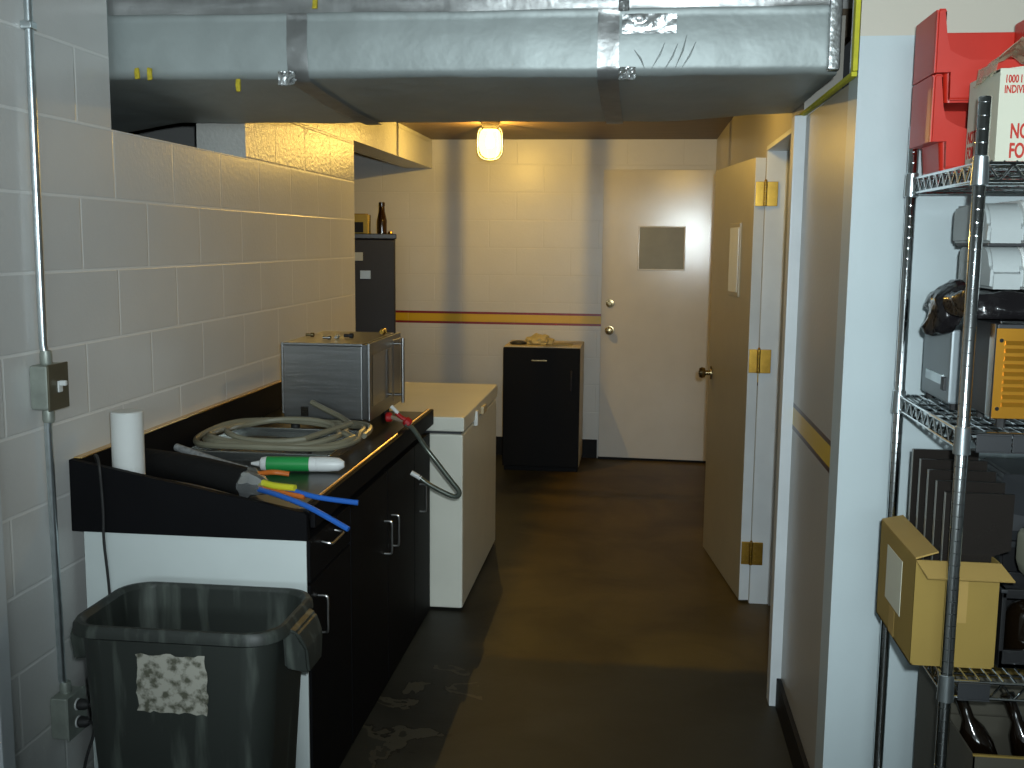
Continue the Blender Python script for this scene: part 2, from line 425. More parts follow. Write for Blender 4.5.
# doorway in the right wall: near casing, far jamb, head
struct('trim_1', one(box, (0.492, 3.66, 0), (0.535, 3.73, 2.035), 0.004), 'trimw', label='narrow white casing at the near side of the right doorway', cat='trim')
bm = NB(); box(bm, (0.5325, 4.755, 0), (0.655, 4.80, 2.035), 0.003); box(bm, (0.615, 4.735, 0), (0.64, 4.76, 2.02), 0.002)
struct('trim_2', bm, 'trimw', label='white door jamb carrying three brass hinges', cat='trim')
struct('trim_3', one(box, (0.53, 3.725, 2.012), (0.65, 4.76, 2.034), 0.003), 'trimw', label='white head board across the top of the right doorway', cat='trim')
struct('trim_4', one(box, (-1.55, 2.33, 0), (-1.535, 2.385, 2.1), 0.005), 'trimw', label='pale blue white casing strip at the near end of the left wall', cat='trim')

# back door
d1 = struct('door_1', one(box, (-0.272, 7.905, 0.018), (0.53, 7.952, 2.14), 0.003), 'doorw', label='white steel back door with a small square window', cat='door', loc=(0.13, 7.93, 0))
bm = NB()
for lo, hi in (((-0.014, 7.897, 1.417), (-0.002, 7.91, 1.737)), ((0.318, 7.897, 1.417), (0.328, 7.91, 1.737)), ((-0.014, 7.897, 1.417), (0.328, 7.91, 1.428)), ((-0.014, 7.897, 1.727), (0.328, 7.91, 1.737))):
    box(bm, lo, hi, 0.003)
obj('window_frame', bm, 'doorw', d1)
obj('window_pane', one(box, (-0.005, 7.899, 1.425), (0.32, 7.907, 1.73)), 'pane', d1)
obj('deadbolt', one(lathe, [(0.0, -0.022), (0.012, -0.022), (0.014, -0.012), (0.030, -0.010), (0.032, 0.0)], (-0.208, 7.906, 1.172), 20, 'Y'), 'knob', d1)
obj('door_knob', one(lathe, [(0.008, -0.066), (0.024, -0.062), (0.030, -0.048), (0.024, -0.034), (0.012, -0.028), (0.012, -0.010), (0.034, -0.008), (0.034, 0.0)], (-0.208, 7.906, 0.972), 20, 'Y'), 'knob', d1)
struct('trim_5', one(box, (-0.275, 7.90, 0), (0.53, 7.95, 0.016)), 'black_base', label='dark threshold strip under the back door', cat='trim')

d1.rotation_euler.z = math.radians(-2.6); d1.location.y = 7.914
# open door leaf folded back along the right wall
LY0, LANG = 4.762, math.radians(7.4)
def leafpt(s, t, z):   # s along the leaf from the hinge, t across (0 = passage face), z height
    return V((0.485 - s*math.sin(LANG) + t*math.cos(LANG), LY0 + s*math.cos(LANG) + t*math.sin(LANG), z))
def leafbox(bm, s0, s1, t0, t1, z0, z1, bev=0.0):
    vs = box(bm, (s0, t0, z0), (s1, t1, z1), bev)
    for v in vs: v.co = leafpt(v.co.x, v.co.y, v.co.z)
bm = NB(); leafbox(bm, 0, 0.86, 0, 0.045, 0.012, 1.985, 0.002)
d2 = struct('door_2', bm, 'doort', label='tan door standing open along the right wall with brass hinges', cat='door', loc=(0.42, 5.2, 0))
bm = NB(); leafbox(bm, -0.0025, 0.001, 0.001, 0.044, 0.013, 1.984)
obj('door_edge', bm, 'trimw', d2)['label'] = 'white painted edge of the door'
bm = NB(); leafbox(bm, 0.215, 0.435, -0.008, 0.002, 1.375, 1.71, 0.003)
obj('window_frame', bm, 'doort', d2)
bm = NB(); leafbox(bm, 0.235, 0.415, -0.0105, -0.007, 1.395, 1.69)
obj('window_pane', bm, mk('bright_pane', (0.78, 0.84, 0.86), 0.12, 0.2), d2)
bm = NB()
lathe(bm, [(0.008, -0.066), (0.024, -0.062), (0.029, -0.048), (0.024, -0.034), (0.012, -0.028), (0.012, -0.010), (0.034, -0.008), (0.034, 0.0)], (0, 0, 0), 20, 'X')
for v in bm.verts: v.co = v.co + leafpt(0.79, 0, 0.955)
obj('door_knob', bm, 'knob', d2)
for z in (1.83, 1.105, 0.235):
    bm = NB()
    box(bm, (0.489, 4.752, z-0.052), (0.526, 4.7595, z+0.052), 0.0015)
    box(bm, (0.535, 4.747, z-0.052), (0.583, 4.7555, z+0.052), 0.0015)
    for k in range(5):
        lathe(bm, [(0.0065, -0.0098), (0.0075, -0.008), (0.0075, 0.008), (0.0065, 0.0098)], (0.530, 4.746, z-0.042+k*0.021), 12)
    lathe(bm, [(0.002, 0.0), (0.007, 0.002), (0.004, 0.008), (0.001, 0.01)], (0.530, 4.746, z+0.052), 12)
    for x in (0.500, 0.516, 0.550, 0.570):
        for q in (-0.034, -0.012, 0.012, 0.034):
            lathe(bm, [(0.0035, -0.001), (0.0035, 0.002)], (x, 4.7505 if x < 0.53 else 4.7457, z+q), 8, 'Y')
    obj('hinge', bm, 'brass', d2)

# ------------------------------------------------------------------ DUCT
duct = thing('air_duct', (-0.5, 3.6, 2.03), 'large foil wrapped air duct spanning the passage near the ceiling', 'duct')
def duct_z(x, y):      # sagging underside
    s = min(1.0, max(0.0, (y-3.10)/0.95))
    e = min(1.0, max(0.0, (0.53-x)/0.5)); e = e*e*(3-2*e)
    left = max(0.0, -1.75-x)
    return 2.082 - 0.028*s*e - 0.012*math.sin(PI*s)*e - 0.17*left*s
def duct_profile(x, off=0.0):
    pts = []
    pts.append((3.10-off, 2.60))
    for z in (2.50, 2.42, 2.36, 2.31, 2.285): pts.append((3.075-off, z))
    pts.append((3.085-off, 2.272)); pts.append((3.098-off, 2.262))
    for k in range(1, 6): pts.append((3.10-off-0.006*math.sin(PI*k/6), 2.262-k*0.025))
    for k in range(0, 7):
        a = PI/2*k/6
        pts.append((3.10+0.028-(0.028+off)*math.cos(a), 2.082+0.028-(0.028+off)*math.sin(a)))
    for k in range(1, 13):
        y = 3.128+(4.00-3.128)*k/12
        pts.append((y, duct_z(x, y)-off))
    for k in range(1, 6):
        a = PI/2*k/6
        pts.append((4.00+(0.05+off)*math.sin(a), duct_z(x, 4.0)+0.05-(0.05+off)*math.cos(a)))
    pts += [(4.05+off, 2.2), (4.05+off, 2.6)]
    return pts
def duct_strip(bm, xs, off=0.0, wr=0.0, i0=0, i1=None, close=True, jag=0.0):
    rings = []
    for x in xs:
        pr = duct_profile(x, off)[i0:i1]
        rg = []
        for j, (y, z) in enumerate(pr):
            p = V((x, y, z))
            if wr:
                w1 = noise.noise(V((x*3.0, y*2.0, z*3.0)))*0.6+noise.noise(V((x*9.0+5, y*7, z*4.0)))*0.4
                nrm = V((0, -1, 0)) if (y < 3.11) else V((0, 0, -1))
                p += nrm*w1*wr
            rg.append(bm.verts.new(p))
        rings.append(rg)
    n = len(rings[0])
    for a, b in zip(rings, rings[1:]):
        for k in range(n if close else n-1): bm.faces.new((a[k], b[k], b[(k+1) % n], a[(k+1) % n]))
    if close: bm.faces.new(rings[0]); bm.faces.new(list(reversed(rings[-1])))
bm = NB(); duct_strip(bm, [-3.0+k*(0.527+3.0)/150 for k in range(151)], 0, 0.007)
obj('foil_wrap', bm, 'foil', duct, ang=60)
def seam(x0, x1, off, i0, i1, skew=0.0, mat='dustyfoil', name='seam_tape', jit=0.002):
    bm = NB(); xs = [x0+(x1-x0)*k/6 for k in range(7)]
    duct_strip(bm, xs, off, 0.006, i0, i1, close=False)
    for v in bm.verts: v.co += noise.noise_vector(v.co*26)*jit
    r = bmesh.ops.solidify(bm, geom=bm.faces[:], thickness=0.003)
    return obj(name, bm, mat, duct, ang=60)
seam(-1.030, -0.968, 0.009, 6, 33)
seam(-0.132, -0.072, 0.009, 6, 33)
# long flap where the upper wrap laps over the lower one
bm = NB(); xs = [-1.56+k*0.03 for k in range(70)]
rows = []
for x in xs:
    rg = []
    for j in range(6):
        z = 2.335-j*0.0155 - 0.004*noise.noise(V((x*3, 3, 1)))
        y = 3.070-0.006*math.sin(PI*j/5)-0.003*noise.noise(V((x*5, j*0.9, 2)))
        rg.append(bm.verts.new((x, y, z)))
    rows.append(rg)
for a, b in zip(rows, rows[1:]):
    for j in range(5): bm.faces.new((a[j], b[j], b[j+1], a[j+1]))
bmesh.ops.solidify(bm, geom=bm.faces[:], thickness=0.003)
obj('lap_tape', bm, 'dustyfoil', duct, ang=60)
# crumpled foil patches
def patch(x0, x1, z0, z1, y, amp, seed):
    bm = NB(); bmesh.ops.create_grid(bm, x_segments=14, y_segments=8, size=0.5)
    for v in bm.verts:
        u, w = v.co.x+0.5, v.co.y+0.5
        p = V((x0+(x1-x0)*u, y, z0+(z1-z0)*w))
        p.y -= abs(noise.noise(V((p.x*30, seed, p.z*40))))*amp
        v.co = p
    bmesh.ops.solidify(bm, geom=bm.faces[:], thickness=0.003)
    obj('foil_patch', bm, 'foiltape', duct, ang=80)
patch(-0.065, 0.085, 2.195, 2.245, 3.085, 0.010, 1)
patch(-0.072, -0.025, 2.070, 2.102, 3.085, 0.03, 2)
patch(-1.055, -1.000, 2.062, 2.098, 3.085, 0.03, 3)
patch(-0.075, -0.045, 2.250, 2.300, 3.055, 0.03, 4)
# wrinkles in the foil right of the second band
for k, (xa, za, xb, zb) in enumerate(((0.02, 2.10, 0.055, 2.17), (0.055, 2.095, 0.09, 2.165), (0.085, 2.10, 0.115, 2.19), (0.10, 2.095, 0.14, 2.17), (-0.03, 2.15, 0.0, 2.10))):
    bm = NB(); tube(bm, [V((xa, 3.094, za)), V(((xa+xb)/2+0.004, 3.090, (za+zb)/2)), V((xb, 3.094, zb))], [0.0008, 0.0026, 0.0008], 8)
    obj('foil_wrinkle', bm, 'foil', duct)
# yellow foam along the right end
bm = NB(); box(bm, (0.514, 2.826, 2.033), (0.529, 3.74, 2.046), 0.003)
obj('foam_seal', bm, 'foam', duct)['label'] = 'yellow foam strip under the duct end'
bm = NB(); box(bm, (0.516, 2.822, 2.046), (0.529, 2.85, 2.60), 0.003)
obj('foam_seal', bm, 'foam', duct)['label'] = 'yellow foam strip up the duct end'
bm = NB(); box(bm, (0.492, 3.060, 2.085), (0.526, 3.09, 2.60), 0.006); crumple(bm, 0.002, 20, 3)
obj('end_tape', bm, 'foiltape', duct)
for k, (x, z, y, h) in enumerate(((-1.488, 2.097, 3.088, 0.034), (-1.449, 2.095, 3.088, 0.034), (-0.935, 2.288, 3.058, 0.045), (-1.187, 2.064, 3.11, 0.035))):
    bm = NB(); box(bm, (x-0.007, y-0.004, z-h/2), (x+0.007, y+0.006, z+h/2), 0.003)
    bmesh.ops.subdivide_edges(bm, edges=bm.edges[:], cuts=1); crumple(bm, 0.004, 60, k)
    obj('insulation_tuft', bm, 'yellow_tag', duct)

# ------------------------------------------------------------------ CEILING LAMP
LX, LY = -0.955, 6.80
lamp = thing('ceiling_lamp', (LX, LY, 2.36), 'lit jelly jar lamp glowing yellow on the low brown ceiling', 'ceiling lamp')
obj('canopy', one(lathe, [(0.060, 0), (0.060, -0.012), (0.052, -0.028), (0.044, -0.034), (0.044, -0.05)], (LX, LY, 2.36), 24), 'whitepaint_metal', lamp)
jar = obj('glass_jar', one(lathe, [(0.048, -0.046), (0.060, -0.056), (0.070, -0.085), (0.072, -0.13), (0.069, -0.17), (0.055, -0.203), (0.032, -0.220), (0.006, -0.225)], (LX, LY, 2.36), 28), 'jar', lamp)
obj('bulb', one(lathe, [(0.012, -0.05), (0.013, -0.075), (0.026, -0.105), (0.030, -0.125), (0.026, -0.148), (0.012, -0.160), (0.002, -0.162)], (LX, LY, 2.36), 20), glass_mat('bulb_glass', (1, 0.9, 0.7), 0.3, 0.15), lamp)
bm = NB()
for a in (29, -20.5, 92, 270):
    ca, sa = math.sin(math.radians(a)), math.cos(math.radians(a))
    tube(bm, smooth_path([(LX+ca*0.058, LY+sa*0.058, 2.325), (LX+ca*0.078, LY+sa*0.078, 2.29), (LX+ca*0.080, LY+sa*0.080, 2.19), (LX+ca*0.066, LY+sa*0.066, 2.148), (LX+ca*0.034, LY+sa*0.034, 2.128), (LX, LY, 2.124)], 4), 0.0045, 8)
obj('wire_guard', bm, 'galv', lamp)
tag(obj('junction_box_cover', one(lathe, [(0.075, 0), (0.075, -0.006), (0.066, -0.012), (0.01, -0.014)], (-1.42, 6.55, 2.36), 24), 'whitepaint_metal', loc=(-1.42, 6.55, 2.36)), 'round pale cover plate on the brown ceiling beside the lintel', 'ceiling plate')

# ------------------------------------------------------------------ CONDUIT, SWITCH, OUTLET
XW = -1.55
cd = thing('electrical_conduit', (XW+0.02, 2.59, 0.3), 'grey steel conduit pipe running down the left block wall', 'conduit')
obj('upper_pipe', one(tube, [(XW+0.016, 2.610, 2.79), (XW+0.016, 2.602, 2.0), (XW+0.018, 2.594, 1.34), (XW+0.026, 2.592, 1.29)], 0.0105, 14), 'galv', cd)
obj('lower_pipe', one(tube, [(XW+0.026, 2.594, 1.165), (XW+0.018, 2.598, 1.12), (XW+0.016, 2.612, 0.42), (XW+0.026, 2.614, 0.385)], 0.0105, 14), 'galv', cd)
for z in (1.305, 1.152, 0.396):
    obj('connector', one(lathe, [(0.0135, -0.018), (0.0155, -0.012), (0.0155, 0.008), (0.0135, 0.018)], (XW+0.024, 2.594 if z > 1 else 2.613, z), 14), 'boxgal', cd)
for z, y in ((2.14, 2.603),):
    bm = NB(); box(bm, (XW, y-0.016, z-0.010), (XW+0.030, y+0.016, z+0.010), 0.004); box(bm, (XW, y+0.012, z-0.010), (XW+0.004, y+0.045, z+0.010), 0.001)
    lathe(bm, [(0.005, 0), (0.004, 0.004)], (XW+0.004, y+0.033, z), 10, 'X')
    obj('strap', bm, 'galv', cd)
sw = thing('light_switch', (XW, 2.59, 1.228), 'metal switch box on the conduit with a white toggle', 'light switch')
obj('back_box', one(box, (XW+0.001, 2.548, 1.172), (XW+0.052, 2.640, 1.288), 0.007), 'boxgal', sw)
obj('cover_plate', one(box, (XW+0.051, 2.546, 1.170), (XW+0.057, 2.642, 1.290), 0.002), 'plate_d', sw)
bm = NB(); box(bm, (XW+0.057, 2.584, 1.215), (XW+0.062, 2.604, 1.245), 0.002); box(bm, (XW+0.060, 2.588, 1.232), (XW+0.078, 2.600, 1.246), 0.003)
obj('toggle', bm, 'white_pl', sw)
ot = thing('outlet_box', (XW, 2.615, 0.325), 'grey surface mounted outlet box low on the block wall beside the bin', 'power outlet')
obj('back_box', one(box, (XW+0.001, 2.568, 0.266), (XW+0.050, 2.660, 0.384), 0.007), 'boxgal', ot)
obj('cover_plate', one(box, (XW+0.049, 2.566, 0.264), (XW+0.055, 2.662, 0.386), 0.002), 'boxgal', ot)
for z in (0.350, 0.300):
    obj('socket', one(lathe, [(0.017, 0), (0.016, 0.003)], (XW+0.0545, 2.615, z), 18, 'X'), 'white_pl', ot)
for z, lab, pts in ((0.350, 'upper black plug in the outlet box', [(XW+0.082, 2.615, 0.350), (XW+0.105, 2.62, 0.345), (XW+0.135, 2.64, 0.30), (XW+0.14, 2.66, 0.12), (XW+0.10, 2.67, 0.012), (XW+0.02, 2.68, 0.006)]),
                    (0.300, 'lower black plug in the outlet box with its cord curving to the floor', [(XW+0.082, 2.615, 0.300), (XW+0.10, 2.612, 0.297), (XW+0.105, 2.60, 0.27), (XW+0.088, 2.585, 0.20), (XW+0.07, 2.58, 0.08), (XW+0.08, 2.57, 0.010), (XW+0.12, 2.50, 0.006)])):
    p = thing('power_plug', (XW+0.056, 2.615, z), lab, 'plug', 'plugs in the low outlet')
    obj('plug_body', one(lathe, [(0.013, 0.0015), (0.016, 0.006), (0.015, 0.022), (0.008, 0.032)], (XW+0.056, 2.615, z), 16, 'X'), 'black_rub', p)
    obj('cord', one(tube, smooth_path(pts), 0.0042, 8), 'black_rub', p)

# ------------------------------------------------------------------ COUNTER: worktop + base units
YN, YF, XF = 2.732, 4.44, -0.875
wt = thing('worktop', (-1.2, 3.55, 0.80), 'black laminate bar worktop with raised edges along the block wall', 'worktop')
obj('deck', one(box, (XW+0.002, YN+0.014, 0.855), (XF, YF, 0.888), 0.003), 'lamtop', wt)
prof = [(XW+0.001, 0.805), (XW+0.001, 1.008), (XF-0.01, 0.884), (XF+0.001, 0.878), (XF+0.001, 0.805)]
bm = NB(); prism(bm, prof, 'Y', YN-0.012, YN+0.012); bmesh.ops.bevel(bm, geom=bm.edges[:], offset=0.002, segments=1, affect='EDGES')
obj('side_splash', bm, 'lam', wt)
obj('back_splash', one(box, (XW+0.001, YN+0.014, 0.889), (XW+0.022, YF, 1.004), 0.003), 'lam', wt)
obj('back_edge_strip', one(box, (XW+0.001, YN+0.014, 1.0045), (XW+0.026, YF, 1.010), 0.002), 'alum', wt)
bm = NB(); box(bm, (XF+0.0005, YN+0.014, 0.835), (XF+0.016, YF, 0.902), 0.004); box(bm, (XF-0.014, YN+0.014, 0.8885), (XF+0.001, YF, 0.902), 0.004)
obj('front_edge', bm, 'lam', wt)
for a, b in ((2.80, 3.80), (4.02, 4.40)):
    obj('edge_strip', one(tube, [(XF+0.002, a, 0.904), (XF+0.002, b, 0.904)], 0.0055, 10), 'alum', wt)
def base_unit(name, y0, y1, label):
    u = thing(name, (-1.2, (y0+y1)/2, 0), label, 'cabinet', 'base cabinets under the worktop')
    bm = NB(); box(bm, (XW+0.032, y0, 0.0), (XF-0.022, y1, 0.80), 0.002); obj('body', bm, 'lam', u)
    return u
def pull_v(x, y, z0, z1, parent):
    bm = NB(); tube(bm, smooth_path([(x, y, z0), (x+0.020, y, z0), (x+0.027, y, z0+0.008), (x+0.027, y, (z0+z1)/2), (x+0.027, y, z1-0.008), (x+0.020, y, z1), (x, y, z1)], 3), 0.0042, 8)
    return obj('handle', bm, 'handle', parent)
def pull_h(x, y0, y1, z, parent):
    bm = NB(); tube(bm, smooth_path([(x, y0, z), (x+0.022, y0, z-0.004), (x+0.028, y0+0.012, z-0.006), (x+0.028, (y0+y1)/2, z-0.006), (x+0.028, y1-0.012, z-0.006), (x+0.022, y1, z-0.004), (x, y1, z)], 3), 0.0042, 8)
    return obj('handle', bm, 'handle', parent)
XD = XF-0.021
def front(name, y0, y1, z0, z1, parent):
    return obj(name, one(box, (XD, y0+0.002, z0), (XF, y1-0.002, z1), 0.003), 'lam', parent)
u1 = base_unit('base_cabinet', YN+0.006, 3.16, 'black base cabinet with a white end panel at the near end of the worktop')
obj('end_panel', one(box, (XW+0.03, YN+0.000, 0.0), (XF-0.006, YN+0.0055, 0.803), 0.001), 'panelw', u1)['label'] = 'white end panel'
dr = front('drawer', YN+0.012, 3.16, 0.68, 0.80, u1); pull_h(XF, 2.86, 2.985, 0.765, dr)
dd = front('door', YN+0.012, 3.16, 0.01, 0.672, u1); pull_v(XF, 2.815, 0.515, 0.622, dd)
u2 = base_unit('base_cabinet', 3.162, 4.12, 'wide black base cabinet with two doors and a pair of close handles under the worktop')
dd = front('door', 3.162, 3.655, 0.01, 0.80, u2); pull_v(XF, 3.605, 0.510, 0.628, dd)
dd = front('door', 3.657, 4.12, 0.01, 0.80, u2); pull_v(XF, 3.715, 0.508, 0.622, dd)
u3 = base_unit('base_cabinet', 4.122, YF, 'narrow black base cabinet at the far end of the worktop beside the freezer')
dd = front('door', 4.122, YF, 0.01, 0.80, u3); pull_v(XF, 4.22, 0.508, 0.622, dd)

# black cord down the counter end
bm = NB(); tube(bm, smooth_path([(-1.505, 2.80, 0.975), (-1.495, 2.765, 1.01), (-1.475, 2.74, 1.014), (-1.455, 2.712, 0.99), (-1.452, 2.7135, 0.93), (-1.450, 2.7135, 0.85), (-1.452, 2.714, 0.78), (-1.447, 2.724, 0.62), (-1.44, 2.724, 0.3), (-1.44, 2.72, 0.02)], 5), 0.004, 8)
tag(obj('black_cable', bm, 'black_rub', loc=(-1.45, 2.68, 0.5)), 'thin black cord hanging over the near end of the worktop down the white panel', 'cable')

# white roll
bm = NB(); lathe(bm, [(0.042, 0), (0.0445, 0.002), (0.0445, 0.238), (0.041, 0.241), (0.030, 0.2415), (0.001, 0.2415)], (-1.43, 2.83, 0.8885), 28)
tag(obj('paper_roll', bm, 'white_pp', loc=(-1.43, 2.83, 0.8885)), 'white upright paper roll on the near corner of the black worktop', 'paper roll')

# toaster oven ------------------------------------------------
tx0, tx1, ty0, ty1, tz0, tz1 = -1.345, -1.000, 3.90, 4.43, 0.935, 1.228
to = thing('toaster_oven', (-1.17, 4.13, 0.888), 'stainless steel countertop oven with a long handle at the far end of the worktop', 'toaster oven')
obj('body', one(box, (tx0+0.006, ty0+0.003, tz0), (tx1-0.03, ty1, tz1-0.004), 0.005), 'steel', to)
bm = NB(); box(bm, (tx0, ty0, tz0+0.02), (tx0+0.007, ty0+0.006, tz1), 0.002); box(bm, (tx0+0.006, ty0, tz1-0.012), (tx1-0.028, ty1, tz1), 0.003)
obj('top_lip', bm, 'steel', to)
obj('side_vent', one(box, (tx0+0.075, ty0-0.003, tz0+0.012), (tx0+0.105, ty0+0.004, tz0+0.05), 0.002), 'oven_glass', to)
obj('front_gap', one(box, (tx1-0.031, ty0+0.008, tz0+0.004), (tx1-0.012, ty1-0.004, tz1-0.006)), 'steeld', to)
dr = obj('door', one(box, (tx1-0.012, ty0, tz0-0.002), (tx1, ty1+0.003, tz1+0.002), 0.003), 'steel', to)
obj('glass', one(box, (tx1-0.001, ty0+0.04, tz0+0.05), (tx1+0.002, ty0+0.36, tz1-0.045), 0.002), mk('amber_oven_glass', (0.05, 0.038, 0.02), 0.12, spec=0.8), dr)
obj('control_panel', one(box, (tx1-0.001, ty0+0.385, tz0+0.02), (tx1+0.002, ty1-0.01, tz1-0.02), 0.002), 'steeld', dr)
bm = NB()
hy = ty1-0.10
tube(bm, [(tx1+0.036, hy-0.02, tz0+0.012), (tx1+0.036, hy-0.02, tz1-0.012)], 0.0075, 12)
for z in (tz0+0.045, tz1-0.035): tube(bm, [(tx1-0.001, hy-0.02, z), (tx1+0.036, hy-0.02, z)], 0.006, 10)
obj('handle', bm, 'handle', dr)
for x in (tx0+0.04, tx1-0.06):
    for y in (ty0+0.04, ty1-0.04):
        obj('foot', one(lathe, [(0.016, 0), (0.018, 0.006), (0.018, tz0-0.8885+0.002)], (x, y, 0.8885), 14), 'black_rub', to)
# small bits on top of the oven
zt = tz1+0.0005
def fitting(name, pos, mat, label, s=1.0, axis='Z'):
    bm = NB()
    if axis == 'Z': lathe(bm, [(0.013*s, 0), (0.013*s, 0.012*s), (0.008*s, 0.014*s), (0.008*s, 0.03*s), (0.011*s, 0.032*s), (0.011*s, 0.04*s)], pos, 12)
    else: lathe(bm, [(0.008*s, -0.025*s), (0.008*s, 0.0), (0.012*s, 0.002*s), (0.012*s, 0.018*s), (0.006*s, 0.022*s)], (pos[0], pos[1], pos[2]+0.0125*s), 12, axis)
    tag(obj(name, bm, mat, loc=pos), label, 'pipe fitting', 'small fittings on top of the oven')
fitting('pipe_fitting', (-1.20, 4.03, zt), 'chrome', 'chrome pipe fitting on the oven top, nearer of the bright pair', 0.7, 'X')
fitting('pipe_fitting', (-1.17, 4.06, zt), 'chrome', 'chrome pipe fitting on the oven top, beside the dark valve', 0.75, 'Y')
fitting('pipe_valve', (-1.135, 4.11, zt), 'black_pl', 'small dark valve on the oven top beside chrome fittings', 0.85, 'X')
fitting('pipe_elbow', (-1.30, 4.13, zt), 'knob', 'small brownish fitting near the wall side of the oven top', 0.75, 'X')
fitting('brass_fitting', (-1.045, 4.30, zt), 'brass', 'shiny brass fitting at the far corner of the oven top', 1.1, 'Y')

# steel tray with coiled tubing --------------------------------
ZT = 0.8885
tr = thing('drip_tray', (-1.25, 3.58, ZT), 'shallow steel drip tray under the coiled beige tubing on the worktop', 'tray')
bm = NB()
x0, x1, y0, y1 = -1.49, -0.99, 3.33, 3.80
box(bm, (x0, y0, ZT), (x1, y1, ZT+0.004))
for lo, hi in (((x0, y0, ZT), (x0+0.012, y1, ZT+0.03)), ((x1-0.012, y0, ZT), (x1, y1, ZT+0.03)), ((x0, y0, ZT), (x1, y0+0.012, ZT+0.03)), ((x0, y1-0.012, ZT), (x1, y1, ZT+0.03))):
    box(bm, lo, hi, 0.004)
obj('pan', bm, 'traysteel', tr)
obj('insert', one(box, (-1.41, 3.42, ZT+0.004), (-1.10, 3.72, ZT+0.010), 0.002), 'black_pl', tr)
pts = []
N = 44
for turn in range(4):
    for k in range(N):
        a = 2*PI*k/N
        rx = 0.283-0.030*turn+0.010*math.sin(a*2+turn); ry = 0.285-0.032*turn
        sgx, sgy = math.copysign(abs(math.cos(a))**0.8, math.cos(a)), math.copysign(abs(math.sin(a))**0.8, math.sin(a))
        tilt = 0.006*math.sin(a*3+turn)
        pts.append((-1.225+rx*sgx+0.012*math.sin(turn*2.1), 3.565+ry*sgy+0.02*math.cos(turn*1.7), ZT+0.048+0.005*turn+tilt))
pts = pts[:-6]
pts += [(-1.01, 3.66, ZT+0.078), (-1.08, 3.76, ZT+0.086), (-1.15, 3.82, ZT+0.10), (-1.215, 3.865, ZT+0.118)]
bm = NB(); tube(bm, pts, 0.0105, 8)
tag(obj('coiled_tubing', bm, 'tube', loc=(-1.225, 3.565, ZT+0.03)), 'beige plastic tubing coiled loosely on the steel tray', 'tubing')

# caulk tube ---------------------------------------------------
ck = thing('caulk_tube', (-1.07, 3.19, ZT), 'green and white sealant tube lying at the front of the worktop', 'caulk tube')
def rodpart(name, a, b, prof, mat, parent):
    a, b = V(a), V(b); d = b-a
    path = [a+d*t for t, r in prof]; rs = [r for t, r in prof]
    return obj(name, one(tube, path, rs, 18), mat, parent)
A, B = (-1.20, 3.18, ZT+0.025), (-0.905, 3.215, ZT+0.025)
rodpart('label_band', A, B, [(0.17, 0.0235), (0.62, 0.0235)], 'green', ck)
rodpart('white_band', A, B, [(0.622, 0.0238), (0.70, 0.0238)], 'white_pl', ck)
rodpart('tip', A, B, [(0.0, 0.004), (0.09, 0.010), (0.11, 0.020), (0.168, 0.0235)], 'white_pl', ck)
rodpart('crumpled_end', A, B, [(0.702, 0.0238), (0.80, 0.024), (0.93, 0.021), (0.99, 0.010)], 'white_pl', ck)

# black insulated bundle with coloured tubes --------------------
bd = thing('tubing_bundle', (-1.28, 2.97, ZT), 'black foam sleeved tubing bundle with blue, yellow and orange ends', 'tubing bundle')
a, b = V((-1.485, 3.06, ZT+0.045)), V((-1.085, 2.85, ZT+0.042))
obj('foam_sleeve', one(tube, smooth_path([a, a.lerp(b, 0.5)+V((0, 0, 0.006)), b], 8), 0.042, 18), 'foam_blk', bd)
bm = NB(); tube(bm, [b, b+(b-a).normalized()*0.03, b+(b-a).normalized()*0.065], [0.044, 0.034, 0.020], 14)
bmesh.ops.subdivide_edges(bm, edges=bm.edges[:], cuts=2); crumple(bm, 0.012, 45, 4)
obj('foil_collar', bm, 'foiltape', bd)
def rod(name, pts, r, mat):
    obj(name, one(tube, smooth_path(pts, 6), r, 10), mat, bd)
rod('yellow_tube', [(-1.07, 2.845, 0.945), (-1.0, 2.80, 0.938), (-0.925, 2.78, 0.937)], 0.0095, 'yellow')
rod('blue_tube', [(-1.06, 2.84, 0.935), (-0.96, 2.80, 0.93), (-0.86, 2.765, 0.918), (-0.745, 2.77, 0.905)], 0.0075, 'blue')
rod('blue_tube', [(-1.06, 2.83, 0.920), (-0.96, 2.745, 0.924), (-0.86, 2.70, 0.905), (-0.745, 2.67, 0.858)], 0.0075, 'blue')
rod('orange_tube', [(-1.06, 2.84, 0.925), (-0.97, 2.785, 0.922), (-0.895, 2.77, 0.915)], 0.0075, 'orange')
rod('orange_tube', [(-1.06, 2.86, 0.955), (-1.03, 2.90, 0.952), (-0.985, 2.91, 0.946)], 0.0075, 'orange')
bm = NB(); tube(bm, smooth_path([(-1.50, 3.30, ZT+0.045), (-1.42, 3.27, ZT+0.03), (-1.30, 3.20, ZT+0.018), (-1.20, 3.135, ZT+0.014)], 6), 0.0125, 12)
tag(obj('braided_hose', bm, 'greyf', loc=(-1.35, 3.22, ZT)), 'short grey braided hose lying behind the black tubing bundle', 'hose')

